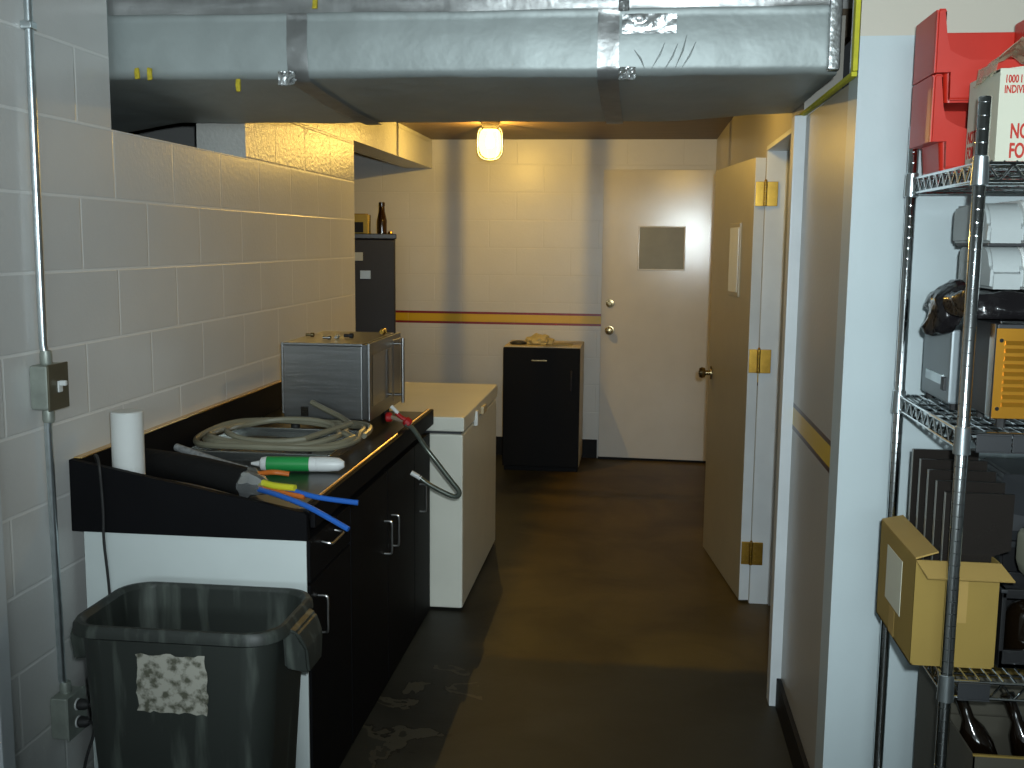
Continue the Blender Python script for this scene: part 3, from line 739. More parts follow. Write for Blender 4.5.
# hose with red fittings over the front edge --------------------
hs = thing('beverage_hose', (-0.88, 3.95, 0.905), 'greenish hose with red fittings looped over the front edge of the worktop', 'hose')
obj('hose', one(tube, smooth_path([(-0.872, 3.93, 0.923), (-0.842, 3.945, 0.900), (-0.80, 3.95, 0.835), (-0.759, 3.95, 0.783), (-0.700, 3.95, 0.708), (-0.668, 3.95, 0.668), (-0.667, 3.95, 0.648), (-0.695, 3.95, 0.645), (-0.775, 3.95, 0.682), (-0.822, 3.95, 0.714)], 6), 0.0095, 12), 'hose', hs)
obj('hose_end', one(tube, [(-0.815, 3.95, 0.709), (-0.828, 3.95, 0.717), (-0.852, 3.95, 0.730)], 0.0097, 12), 'white_pl', hs)
def knobp(c, d, r, h):
    c, d = V(c), V(d).normalized()
    obj('red_fitting', one(tube, [c-d*h/2, c-d*h/3, c+d*h/3, c+d*h/2], [r*0.75, r, r, r*0.75], 10), 'red', hs)
knobp((-0.864, 3.94, 0.929), (1, 0.2, -0.9), 0.018, 0.028)
knobp((-0.955, 4.02, 0.932), (1, 0.1, 0.0), 0.019, 0.026)
obj('clear_tube', one(tube, smooth_path([(-0.95, 4.02, 0.935), (-0.915, 3.99, 0.930), (-0.868, 3.945, 0.930)], 5), 0.0085, 10), 'clearv', hs)
obj('red_lever', one(tube, smooth_path([(-0.864, 3.94, 0.935), (-0.888, 3.935, 0.948), (-0.905, 3.93, 0.965)], 4), 0.008, 10), 'red', hs)
obj('white_pin', one(tube, [(-0.898, 3.93, 0.963), (-0.925, 3.93, 0.990)], 0.0075, 10), 'white_pl', hs)

# ------------------------------------------------------------------ CHEST FREEZER
fx0, fx1, fy0, fy1 = -1.50, -0.735, 4.465, 5.55
fz = thing('chest_freezer', (-1.1, 5.0, 0), 'white chest freezer standing beyond the black cabinets', 'chest freezer')
obj('body', one(box, (fx0, fy0, 0.010), (fx1, fy1, 0.79), 0.012), 'freezer', fz)
obj('lid_seal', one(box, (fx0+0.012, fy0+0.012, 0.785), (fx1-0.012, fy1-0.012, 0.803)), 'dkgrey', fz)
ld = obj('lid', one(box, (fx0, fy0-0.003, 0.80), (fx1+0.006, fy1, 0.866), 0.010), 'freezer', fz)
obj('latch', one(box, (fx1-0.002, 4.77, 0.775), (fx1+0.018, 4.81, 0.845), 0.005), 'white_pl', ld)
obj('latch', one(box, (fx1+0.002, 4.95, 0.800), (fx1+0.020, 5.05, 0.838), 0.005), 'almond', ld)
for x in (fx0+0.06, fx1-0.05):
    for y in (fy0+0.06, fy1-0.06):
        obj('foot', one(lathe, [(0.018, 0), (0.020, 0.004), (0.020, 0.012)], (x, y, 0), 14), 'white_pl', fz)

# ------------------------------------------------------------------ SMALL BLACK FRONTED FRIDGE
mx0, mx1, my0, my1 = -0.935, -0.392, 7.39, 7.90
mf = thing('mini_fridge', (-0.66, 7.65, 0), 'small fridge with a black door and almond sides by the back wall', 'mini fridge')
obj('body', one(box, (mx0, my0+0.045, 0.03), (mx1, my1, 0.888), 0.006), 'almond', mf)
dr = obj('door', one(box, (mx0, my0, 0.035), (mx1-0.002, my0+0.042, 0.880), 0.006), 'fr_black', mf)
obj('badge', one(box, (-0.735, my0-0.003, 0.785), (-0.625, my0+0.002, 0.797), 0.002), 'knob', dr)
bm = NB(); tube(bm, smooth_path([(-0.452, my0, 0.72), (-0.452, my0-0.018, 0.715), (-0.452, my0-0.024, 0.66), (-0.452, my0-0.018, 0.595), (-0.452, my0, 0.59)], 4), 0.006, 8)
obj('handle', bm, 'slate', dr)
obj('kick_plate', one(box, (mx0+0.01, my0+0.03, 0.0), (mx1-0.01, my1-0.05, 0.032)), 'fr_black', mf)
bm = NB(); bmesh.ops.create_icosphere(bm, subdivisions=3, radius=1.0)
for v in bm.verts:
    v.co = V((v.co.x*0.095, v.co.y*0.08, max(-0.2, v.co.z)*0.055)) * (1+0.45*noise.noise(v.co*2.3))
    v.co += V((-0.70, 7.60, 0.905))
zmn = min(v.co.z for v in bm.verts)
for v in bm.verts: v.co.z += 0.8885-zmn
tag(obj('crumpled_paper', bm, 'crumple', loc=(-0.70, 7.60, 0.8885), ang=20), 'crumpled tan paper on top of the small black fridge', 'paper')
bm = NB(); bmesh.ops.create_icosphere(bm, subdivisions=3, radius=1.0)
for v in bm.verts: v.co = V((v.co.x*0.06*(1-0.2*v.co.y), v.co.y*0.05, (max(v.co.z, -0.5))*0.018))+V((-0.845, 7.56, 0.8975))
tag(obj('black_pouch', bm, 'black_pl', loc=(-0.845, 7.56, 0.8885)), 'small flat black pouch beside the crumpled paper on the fridge', 'pouch')
bm = NB(); box(bm, (-0.60, 7.52, 0.8885), (-0.46, 7.66, 0.894), 0.001); crumple(bm, 0.002, 30, 2)
for v in bm.verts: v.co.z = max(v.co.z, 0.8885)
tag(obj('loose_paper', bm, 'crumple', loc=(-0.53, 7.59, 0.8885)), 'flat tan sheet on the right side of the small fridge top', 'paper')

# ------------------------------------------------------------------ TALL DARK FRIDGE in the recess
rf = thing('refrigerator', (-1.95, 7.3, 0), 'tall slate grey refrigerator in the recess at the back', 'refrigerator')
def fr_box(name, lo, hi, bev, mat):       # local: x from the right front corner to the left, y depth
    bm = NB(); box(bm, (-hi[0], lo[1], lo[2]), (-lo[0], hi[1], hi[2]), bev)
    R_ = Matrix.Rotation(math.radians(13), 3, 'Z')
    for v in bm.verts: v.co = R_ @ v.co + V((-1.618, 7.02, 0))
    return obj(name, bm, mat, rf)
fr_box('cabinet', (0, 0.065, 0.02), (0.70, 0.68, 1.627), 0.01, 'slate')
fr_box('door', (0.002, 0.0, 0.06), (0.70, 0.06, 1.622), 0.012, 'slate')
fr_box('top_cover', (-0.008, -0.005, 1.625), (0.71, 0.69, 1.659), 0.006, 'black_pl')
fr_box('magnet', (0.215, -0.004, 1.48), (0.275, 0.001, 1.535), 0.001, 'printer')
fr_box('magnet', (0.165, -0.004, 1.36), (0.235, 0.001, 1.415), 0.001, 'bluegrey')
fr_box('kick_plate', (0.02, 0.04, 0.0), (0.68, 0.6, 0.03), 0.0, 'black_pl')
bt = thing('glass_bottle', (-1.718, 7.06, 1.6595), 'tall brown glass bottle on top of the dark refrigerator', 'bottle')
obj('glass_body', one(lathe, [(0.030, 0), (0.034, 0.005), (0.034, 0.085), (0.028, 0.115), (0.021, 0.145), (0.019, 0.178), (0.020, 0.182)], (-1.718, 7.06, 1.6595), 20), 'bottle', bt)
obj('cap', one(lathe, [(0.0215, 0.1825), (0.0215, 0.204), (0.017, 0.208)], (-1.718, 7.06, 1.6595), 20), 'bottle', bt)
yb = thing('carton', (-1.88, 7.05, 1.6595), 'small yellow and black carton on the dark refrigerator behind the wall end', 'carton')
obj('carton_body', one(box, (-1.95, 7.02, 1.6595), (-1.805, 7.10, 1.785), 0.002), 'carton_y', yb)
obj('carton_label', one(box, (-1.94, 7.017, 1.667), (-1.835, 7.0195, 1.735), 0.0005), 'black_pl', yb)
obj('carton_flap', one(box, (-1.95, 7.022, 1.7855), (-1.82, 7.095, 1.791), 0.001), 'card', yb)
bm = NB(); lathe(bm, [(0.016, 0), (0.018, 0.004), (0.014, 0.014), (0.004, 0.018)], (-1.66, 7.05, 1.6595), 14)
tag(obj('bottle_cap', bm, 'brass', loc=(-1.66, 7.05, 1.6595)), 'small shiny cap beside the brown bottle on the refrigerator', 'bottle cap')

# ------------------------------------------------------------------ TRASH BIN
bx, by = -1.076, 2.455
tb = thing('trash_bin', (bx, by, 0), 'dirty dark grey square trash bin without a lid before the counter', 'trash bin')
bm = NB()
def ring(t, dz, inset=0.0): # t 0 bottom .. 1 top
    hx, hy = 0.200+0.044*t-inset, 0.150+0.013*t-inset
    return rrect(bx, by, hx, hy, 0.070-inset*0.5, dz, 8)
def rim(hx, hy, r, z): return rrect(bx, by, hx, hy, r, z, 8)
rings = [ring(0, 0.004), ring(0.02, 0.012), ring(0.25, 0.17), ring(0.5, 0.34), ring(0.75, 0.50), ring(0.95, 0.672),
         rim(0.252, 0.168, 0.078, 0.672), rim(0.267, 0.177, 0.085, 0.678), rim(0.266, 0.176, 0.085, 0.694), rim(0.259, 0.170, 0.082, 0.705),
         rim(0.250, 0.162, 0.078, 0.706), rim(0.240, 0.154, 0.072, 0.694), ring(0.75, 0.50, 0.006), ring(0.5, 0.34, 0.006), ring(0.2, 0.14, 0.006), ring(0.05, 0.03, 0.006)]
loft(bm, rings)
obj('bin_body', bm, 'bin', tb)
for sx in (1, -1):
    bm = NB(); hw = 0.085
    loft(bm, [[V((bx+sx*(0.248), by+q*hw, z)) for q, z in ((-1, 0.695), (1, 0.695), (0.85, 0.585), (-0.85, 0.585))],
              [V((bx+sx*(0.284), by+q*hw*0.92, z)) for q, z in ((-1, 0.680), (1, 0.680), (0.8, 0.575), (-0.8, 0.575))],
              [V((bx+sx*(0.304), by+q*hw*0.8, z)) for q, z in ((-1, 0.635), (1, 0.635), (0.75, 0.567), (-0.75, 0.567))]])
    bmesh.ops.bevel(bm, geom=bm.edges[:], offset=0.006, segments=2, affect='EDGES')
    obj('handle', bm, 'bin', tb)
bm = NB(); bmesh.ops.create_grid(bm, x_segments=12, y_segments=12, size=0.5)
random.seed(3)
for v in bm.verts:
    u, w = v.co.x, v.co.y
    if abs(u) > 0.49 or abs(w) > 0.49:
        u += random.uniform(-0.025, 0.025); w += random.uniform(-0.025, 0.025)
    z = 0.572+w*0.142; t = z/0.68
    v.co = V((-1.072+u*0.172, by-(0.150+0.013*t)-0.0035, z))
bmesh.ops.solidify(bm, geom=bm.faces[:], thickness=0.0015)
obj('worn_sticker', bm, 'worn', tb)['label'] = 'worn whitish sticker on the bin front'

# ------------------------------------------------------------------ WIRE SHELVING
SX0, SX1, SY0, SY1 = 0.650, 1.56, 2.19, 2.72
SH = (1.775, 1.245, 0.727, 0.205)
sh = thing('wire_shelving_unit', (1.1, 2.45, 0), 'chrome wire shelving unit against the pale blue wall', 'shelving unit')
def post(x, y, top=1.9):
    bm = NB(); tube(bm, [(x, y, 0.03), (x, y, top-0.003), (x, y, top)], [0.0125, 0.0125, 0.011], 16)
    z = 0.06
    while z < top-0.01:
        if all(abs(z-s+0.012) > 0.026 for s in SH):
            lathe(bm, [(0.0122, -0.0011), (0.0130, -0.0008), (0.0130, 0.0008), (0.0122, 0.0011)], (x, y, z), 16)
        z += 0.0254
    p = obj('post', bm, 'chrome', sh)
    obj('foot', one(lathe, [(0.016, 0), (0.017, 0.008), (0.009, 0.012), (0.009, 0.035)], (x, y, 0), 14), 'galv', p)
    return p
def wire(bm, a, b, r=0.003, n=6): tube(bm, [a, b], r, n)
def shelf(z):
    bm = NB(); d = 0.012; zb = z-0.034
    x0, x1, y0, y1 = SX0, SX1, SY0, SY1
    for zz in (z, zb):
        for a, b in (((x0+d, y0, zz), (x1-d, y0, zz)), ((x0+d, y1, zz), (x1-d, y1, zz)), ((x0, y0+d, zz), (x0, y1-d, zz)), ((x1, y0+d, zz), (x1, y1-d, zz))):
            wire(bm, a, b, 0.0036, 8)
    def zig(fix, lo, hi, along):
        n = int((hi-lo)/0.048); step = (hi-lo)/n
        for k in range(n):
            p, q, r_ = lo+step*k, lo+step*(k+0.5), lo+step*(k+1)
            for u, w, za, zc in ((p, q, z-0.002, zb), (q, r_, zb, z-0.002)):
                if along == 'X': wire(bm, (u, fix, za), (w, fix, zc), 0.0024)
                else: wire(bm, (fix, u, za), (fix, w, zc), 0.0024)
    zig(y0, x0+d, x1-d, 'X'); zig(y1, x0+d, x1-d, 'X'); zig(x0, y0+d, y1-d, 'Y'); zig(x1, y0+d, y1-d, 'Y')
    nx = 38
    for k in range(nx):
        x = x0+0.02+(x1-x0-0.04)*k/(nx-1); wire(bm, (x, y0, z+0.003), (x, y1, z+0.003), 0.0023, 6)
    for y in (y0+0.13, (y0+y1)/2, y1-0.13):
        wire(bm, (x0, y, z-0.003), (x1, y, z-0.003), 0.003, 6); wire(bm, (x0, y, zb), (x1, y, zb), 0.003, 6)
    o = obj('wire_shelf', bm, 'chrome', sh)
    for x in (x0, x1):
        for y in (y0, y1):
            obj('collar', one(lathe, [(0.0135, -0.044), (0.0170, -0.042), (0.0150, 0.012), (0.0130, 0.014)], (x, y, z), 16), 'galv', o)
    return o
for x in (SX0, SX1):
    for y in (SY0, SY1): post(x, y)
shelves = [shelf(z) for z in SH]
def holder(z, x0, x1, parent):
    bm = NB(); box(bm, (x0, SY0-0.008, z-0.036), (x1, SY0-0.0042, z-0.001), 0.001)
    box(bm, (x0, SY0-0.011, z-0.037), (x1, SY0-0.004, z-0.034), 0.001); box(bm, (x0, SY0-0.010, z-0.003), (x1, SY0-0.002, z+0.001), 0.001)
    obj('label_holder', bm, 'dkgrey', parent)
holder(SH[1], 0.675, 0.742, shelves[1]); holder(SH[1], 0.744, 0.99, shelves[1]); holder(SH[2], 0.672, 0.735, shelves[2])

TOPS = [z+0.0055 for z in SH]
# red stacking bins --------------------------------------------
def red_bin(z0, label, h=0.148, yn=2.505, yf=2.69, x0=0.632, x1=0.86):
    """stack bin: flared upper walls, an inset foot that nests in the bin below, a dipped front lip"""
    b = thing('stacking_bin', ((x0+x1)/2, (yn+yf)/2, z0), label, 'storage bin', 'red stacking bins on the top shelf')
    t = 0.006; zs = z0+0.062; zt = zs+h-0.002; ins = 0.030
    for xa in (x0, x1-t): obj('side_panel', one(box, (xa, yn+0.010, zs), (xa+t, yf, zt), 0.002), 'redbin', b)
    obj('back_panel', one(box, (x0+t, yf-t, zs), (x1-t, yf, zt-0.018), 0.002), 'redbin', b)
    bm = NB()
    r0 = rrect((x0+x1)/2, (yn+yf)/2+0.002, (x1-x0)/2-ins, (yf-yn)/2-0.014, 0.012, z0, 4); r1 = rrect((x0+x1)/2, (yn+yf)/2+0.002, (x1-x0)/2-ins+0.006, (yf-yn)/2-0.010, 0.014, zs+0.004, 4)
    r2 = rrect((x0+x1)/2, (yn+yf)/2+0.002, (x1-x0)/2-ins+0.001, (yf-yn)/2-0.015, 0.012, zs+0.004, 4); r3 = rrect((x0+x1)/2, (yn+yf)/2+0.002, (x1-x0)/2-ins-0.004, (yf-yn)/2-0.019, 0.010, z0+0.005, 4)
    loft(bm, [r0, r1, r2, r3]); obj('foot_tub', bm, 'redbin', b)
    obj('ledge', one(box, (x0+t, yn+0.006, zs), (x0+ins+0.002, yf-t, zs+0.005), 0.001), 'redbin', b)
    obj('ledge', one(box, (x1-ins-0.002, yn+0.006, zs), (x1-t, yf-t, zs+0.005), 0.001), 'redbin', b)
    pw = 0.020; lip = zs+h*0.17; r = 0.050; ch = 0.05
    out = [(x0, zt-0.006), (x0+0.005, zt), (x0+pw-0.003, zt), (x0+pw, zt-0.006)]
    for k in range(9):
        a = PI/2*k/8; out.append((x0+pw+r-r*math.cos(a), lip+r-r*math.sin(a)))
    for k in range(9):
        a = PI/2*(8-k)/8; out.append((x1-pw-r+r*math.cos(a), lip+r-r*math.sin(a)))
    out += [(x1-pw, zt-0.006), (x1-pw+0.003, zt), (x1-0.005, zt), (x1, zt-0.006), (x1, zs), (x1-ins-0.002, zs), (x1-ins-0.006, z0+0.004), (x0+ins+0.006, z0+0.004), (x0+ins+0.002, zs), (x0, zs)]
    bm = NB(); prism(bm, out, 'Y', yn-0.004, yn+0.012)
    for v in bm.verts:          # the front leans out towards the lip
        q = max(0.0, 1-abs(v.co.z-lip)/0.07); v.co.y -= 0.020*q*q if x0+0.02 < v.co.x < x1-0.02 else 0.0
    bmesh.ops.bevel(bm, geom=[e for e in bm.edges if abs(e.verts[0].co.y-e.verts[1].co.y) < 0.003], offset=0.004, segments=3, affect='EDGES')
    obj('front_panel', bm, 'redbin', b)
red_bin(TOPS[0]+0.001, 'red plastic stacking bin directly on the top wire shelf')
red_bin(TOPS[0]+0.001+0.1485, 'upper red plastic stacking bin, topmost thing on the shelves', h=0.138)

# cream carton with red print ----------------------------------
def text_mesh(txt, size, mat, mtx, parent, sx=0.62, name='printed_text', ext=0.0006):
    cu = bpy.data.curves.new('lettering', 'FONT'); cu.body = txt; cu.size = size; cu.extrude = ext; cu.space_line = 0.95; cu.offset = size*0.028
    ob = bpy.data.objects.new('lettering', cu); COL.objects.link(ob)
    bpy.context.view_layer.update()
    me = bpy.data.meshes.new_from_object(ob.evaluated_get(bpy.context.evaluated_depsgraph_get()))
    bpy.data.objects.remove(ob); bpy.data.curves.remove(cu)
    o0 = origin(parent)
    for v in me.vertices: v.co = (mtx @ V((v.co.x*sx, v.co.y, v.co.z))) - o0
    me.materials.clear(); me.materials.append(M[mat])
    o = bpy.data.objects.new(name, me); COL.objects.link(o); o.parent = parent
    return o
def face_y(x, y, z): return Matrix(((1, 0, 0, x), (0, 0, -1, y), (0, 1, 0, z), (0, 0, 0, 1)))       # reads from -Y
def face_x(x, y, z): return Matrix(((0, 0, -1, x), (-1, 0, 0, y), (0, 1, 0, z), (0, 0, 0, 1)))      # reads from -X
cx0, cx1, cy0, cy1, cz0, cz1 = 0.697, 1.02, 2.262, 2.462, TOPS[0], 1.968
wb = thing('carton', (0.86, 2.38, cz0), 'cream carton with red printing on the top wire shelf', 'carton')
obj('carton_body', one(box, (cx0, cy0, cz0), (cx1, cy1, cz1-0.004), 0.002), 'boxw', wb)
bm = NB(); bmesh.ops.create_grid(bm, x_segments=10, y_segments=4, size=0.5)
for v in bm.verts:
    u, w = v.co.x+0.5, v.co.y+0.5
    v.co = V((cx0+(cx1-cx0)*u, cy0+0.003+w*0.10, cz1-0.006+0.012*math.sin(min(1, u*2.2)*PI/2)*(1-w*0.5)))
bmesh.ops.solidify(bm, geom=bm.faces[:], thickness=0.004)
obj('carton_flap', bm, 'boxw', wb)
text_mesh('1000 I\nINDIVID', 0.021, 'redink', face_y(0.7065, cy0-0.0002, 1.936), wb)
text_mesh('NOT\nFOR', 0.0400, 'redink', face_y(0.7225, cy0-0.0002, 1.829), wb, sx=0.58)
text_mesh('NOT\nFOR', 0.034, 'redink', face_x(cx0-0.0002, 2.452, 1.834), wb, sx=0.75)
bm = NB(); bmesh.ops.create_grid(bm, x_segments=30, y_segments=16, size=0.5)
for v in bm.verts:
    u, w = v.co.x+0.5, v.co.y+0.5
    x = 0.688+0.125*u; y = cy0+0.012+0.13*w
    z = cz1+0.012+0.044*max(0.0, 1-abs(x-0.738-0.02*w)/0.05)*(1-0.35*w)
    if x < cx0-0.001: z = cz1-0.012-0.012*w
    n3 = noise.noise_vector(V((x*30, y*30, 2.0)))
    v.co = V((min(x+n3.x*0.003, 0.9), y+n3.y*0.006, max(z+abs(n3.z)*0.010, (cz1+0.012) if x > cx0 else z)))
bmesh.ops.solidify(bm, geom=bm.faces[:], thickness=0.0012)
tag(obj('plastic_bag', bm, 'polybag', loc=(0.75, 2.33, cz1+0.01), ang=40), 'crumpled clear plastic bag bulging from the top of the cream carton', 'plastic bag')

# grey machine and gold louvred unit on the middle shelf ---------
gm = thing('steel_machine', (0.80, 2.60, TOPS[1]), 'tall grey steel machine on the middle shelf under the black bag', 'appliance')
obj('case', one(box, (0.692, 2.46, TOPS[1]+0.012), (0.90, 2.69, 1.432), 0.008), 'bluegrey', gm)
obj('front_panel', one(box, (0.745, 2.44, TOPS[1]+0.012), (0.90, 2.461, 1.425), 0.004), 'dkgrey', gm)
obj('trim_strip', one(box, (0.735, 2.436, TOPS[1]+0.014), (0.745, 2.462, 1.42), 0.002), 'bluegrey', gm)
obj('side_badge', one(box, (0.688, 2.50, 1.302), (0.693, 2.64, 1.325), 0.001), 'galv', gm)
obj('side_bracket', one(box, (0.686, 2.475, 1.292), (0.693, 2.50, 1.322), 0.001), 'dkgrey', gm)
for x in (0.71, 0.88):
    for y in (2.47, 2.67): obj('foot', one(lathe, [(0.010, 0), (0.010, 0.014)], (x, y, TOPS[1]), 10), 'black_rub', gm)
gl = thing('louvred_unit', (0.86, 2.33, TOPS[1]), 'boxy unit with a gold louvred front panel on the middle shelf', 'appliance')
gx0, gx1, gy0, gy1, gz0, gz1 = 0.708, 1.0, 2.215, 2.40, TOPS[1]+0.022, 1.462
obj('case', one(box, (gx0+0.004, gy0+0.004, gz0), (gx1, gy1, gz1), 0.003), 'dkgrey', gl)
fp = obj('front_panel', one(box, (gx0, gy0, gz0), (gx1, gy0+0.005, gz1-0.008), 0.001), 'gold', gl)
obj('panel_edge', one(box, (gx0-0.002, gy0-0.001, gz0-0.002), (gx0+0.0015, gy0+0.03, gz1), 0.0005), 'chrome', gl)
for k in range(9):
    z = gz0+0.028+k*0.0155
    bm = NB()
    path = [(0.727, gy0-0.0005, z), (0.731, gy0-0.006, z), (0.87, gy0-0.006, z), (0.874, gy0-0.0005, z)]
    prism(bm, [(gy0+0.001, z-0.003), (gy0-0.006, z-0.003), (gy0-0.001, z+0.005), (gy0+0.001, z+0.005)], 'X', 0.727, 0.874)
    box(bm, (0.726, gy0-0.001, z-0.0055), (0.875, gy0+0.001, z-0.0032))
    obj('louvre', bm, 'gold', fp)
for z in (gz0+0.020, gz1-0.032):
    obj('screw', one(lathe, [(0.004, -0.002), (0.003, -0.001), (0.004, 0.001)], (0.719, gy0-0.001, z), 10, 'Y'), 'chrome', fp)
obj('top_grille', one(box, (gx0+0.01, gy0+0.006, gz1), (gx1-0.01, gy0+0.012, gz1+0.006), 0.001), 'chrome', gl)
for x in (gx0+0.03, gx1-0.03):
    for y in (gy0+0.03, gy1-0.03): obj('foot', one(lathe, [(0.010, 0), (0.010, 0.024)], (x, y, TOPS[1]), 10), 'black_rub', gl)
# small dark bracket with holes between the two machines
bm = NB(); box(bm, (0.700, 2.428, 1.30), (0.745, 2.434, 1.42), 0.001)
# black garbage bag draped over both ---------------------------
bm = NB(); box(bm, (-1, -1, -1), (1, 1, 1)); bmesh.ops.subdivide_edges(bm, edges=bm.edges[:], cuts=17, use_grid_fill=True)
for v in bm.verts:
    p = v.co.copy()
    e = V((math.copysign(abs(p.x)**0.8, p.x), p.y, p.z)).normalized()*max(abs(p.x), abs(p.y), abs(p.z))
    q = p*0.62+e*0.38
    q = V((q.x*0.165, q.y*0.205, q.z*0.042))
    q += V((0.822, 2.455, 1.482))
    q += noise.noise_vector(q*15)*0.013+noise.noise_vector(q*38)*0.005
    v.co = q
zmn = min(v.co.z for v in bm.verts if 0.72 < v.co.x < 0.9)
for v in bm.verts:
    v.co.z = min(max(v.co.z, 1.4690), 1.5262)
bag = tag(obj('black_plastic_bag', bm, 'garbage', loc=(0.82, 2.46, 1.469), ang=50), 'shiny black plastic bag bundle lying on the grey machine below the printer', 'plastic bag')
bm = NB()   # drooping end of the bag at the left
bmesh.ops.create_icosphere(bm, subdivisions=4, radius=1.0)
for v in bm.verts:
    p = v.co.copy(); p = V((math.copysign(abs(p.x)**0.7, p.x), math.copysign(abs(p.y)**0.75, p.y), math.copysign(abs(p.z)**0.7, p.z)))
    q = V((p.x*0.048, p.y*0.066, p.z*0.054))+V((0.688, 2.455, 1.484))
    q += noise.noise_vector(q*20)*0.014+noise.noise_vector(q*52)*0.005
    q.z -= 0.5*max(0.0, 0.690-q.x)
    if q.x > 0.688: q.z = max(q.z, 1.468)
    if q.x > 0.705: q.z = min(q.z, 1.5262)
    v.co = q
obj('drooping_end', bm, 'garbage', bag, ang=40)
# stacked printers ----------------------------------------------
def printer_half(y0, y1, x0, x1, z0, z1, front_bulge, name, parent, mat, dome=0.0):
    prof = []
    prof = [(y1, z0), (y1, z1-0.015), (y1-0.015, z1)]
    for k in range(7):
        a = PI/2*k/6
        prof.append((y0+0.05-0.05*math.sin(a)-front_bulge*math.sin(a)*0.0, z1+dome*math.sin(a*2)-0.055*(1-math.cos(a))))
    prof += [(y0-front_bulge, z0+(z1-z0)*0.35), (y0-front_bulge*0.8, z0)]
    bm = NB(); prism(bm, prof, 'X', x0, x1)
    bmesh.ops.bevel(bm, geom=[e for e in bm.edges if abs(e.verts[0].co.x-e.verts[1].co.x) < 1e-5], offset=0.006, segments=3, affect='EDGES')
    return obj(name, bm, mat, parent)
pr = thing('receipt_printer', (0.80, 2.45, 1.525), 'grey and white desktop printer on top of the black bag bundle', 'printer')
zb_ = 1.5270
printer_half(2.335, 2.56, 0.725, 0.790, zb_, 1.618, 0.012, 'lower_side', pr, 'printer')
printer_half(2.328, 2.56, 0.7905, 1.02, zb_-0.004+0.004, 1.617, 0.016, 'lower_cover', pr, 'printerw')
obj('split_line', one(box, (0.718, 2.335, 1.615), (1.0, 2.56, 1.6225), 0.002), 'dkgrey', pr)
printer_half(2.325, 2.575, 0.712, 0.784, 1.622, 1.705, 0.006, 'upper_side', pr, 'printer')
printer_half(2.318, 2.575, 0.7845, 1.03, 1.622, 1.712, 0.010, 'upper_cover', pr, 'printerw')
obj('paper_slot', one(box, (0.798, 2.299, 1.672), (0.99, 2.312, 1.692), 0.003), 'dkgrey', pr)
obj('slot_lip', one(box, (0.808, 2.294, 1.684), (0.99, 2.306, 1.694), 0.002), 'printerw', pr)

# open carton with smoked panels on the third shelf --------------
bx0, bx1, by0, by1, bz0, bz1 = 0.592, 0.762, 2.252, 2.58, TOPS[2], 0.962
cb = thing('open_carton', (0.675, 2.39, bz0), 'open brown cardboard box overhanging the lower wire shelf', 'cardboard box')
bm = NB(); t = 0.004
box(bm, (bx0, by0, bz0), (bx1, by1, bz0+t)); box(bm, (bx0, by0, bz0), (bx0+t, by1, bz1)); box(bm, (bx1-t, by0, bz0), (bx1, by1, bz1))
box(bm, (bx0, by0, bz0), (bx1, by0+t, bz1)); box(bm, (bx0, by1-t, bz0), (bx1, by1, bz1))
obj('carton_body', bm, 'card', cb, smooth=False)
def flap(quad, name='flap'):
    bm = NB(); q = [V(p) for p in quad]
    n = (q[1]-q[0]).cross(q[3]-q[0]).normalized()*0.0035
    A_ = [bm.verts.new(p) for p in q]; B_ = [bm.verts.new(p+n) for p in q]
    bm.faces.new(A_); bm.faces.new(list(reversed(B_)))
    for k in range(4): bm.faces.new((A_[k], B_[k], B_[(k+1) % 4], A_[(k+1) % 4]))
    return obj(name, bm, 'card_in', cb, smooth=False)
flap([(bx0, by0, bz1), (bx1, by0, bz1), (bx1+0.016, by0-0.044, bz1-0.024), (bx0+0.014, by0-0.044, bz1-0.024)])
flap([(bx0+0.001, by1, bz1), (bx0+0.001, by0+0.006, bz1), (bx0+0.048, by0+0.012, bz1+0.014), (bx0+0.048, by1-0.01, bz1+0.014)])
obj('shipping_label', one(box, (bx0-0.001, 2.36, 0.80), (bx0+0.0005, 2.50, 0.925)), 'boxw', cb)['label'] = 'pale shipping label'
obj('packing_tape', one(box, (bx0-0.0006, 2.405, bz0+0.002), (bx0+0.0004, 2.455, 0.795)), 'card_in', cb)
obj('packing_tape', one(box, (0.672, by0-0.0006, 0.83), (0.70, by0+0.0004, bz1-0.003)), 'card_in', cb)
names = ['nearest smoked black acrylic panel standing in the open carton', 'second smoked acrylic panel from the front of the open carton', 'middle smoked acrylic panel of five in the open carton',
         'fourth smoked acrylic panel from the front of the open carton', 'rearmost smoked black acrylic panel standing in the open carton']
for k in range(5):
    y = 2.282+k*0.062; zt_ = 1.102+k*0.011
    p = thing('acrylic_panel', (0.69, y, bz0+t), names[k], 'acrylic panel', 'smoked panels in the open carton')
    x0, x1 = 0.640-0.002*k+0.012, 0.752
    bm = NB(); prism(bm, [(x0, bz0+t+0.0005), (x0, zt_), (0.790, zt_), (0.790, bz1+0.02), (x1, bz1+0.005), (x1, bz0+t+0.0005)], 'Y', y, y+0.010)
    obj('sheet', bm, 'smoke', p, smooth=False)
    obj('polished_edge', one(box, (x0-0.0012, y-0.0005, bz0+0.12), (x0-0.0001, y+0.0105, zt_), 0.0003), 'acr_edge', p)
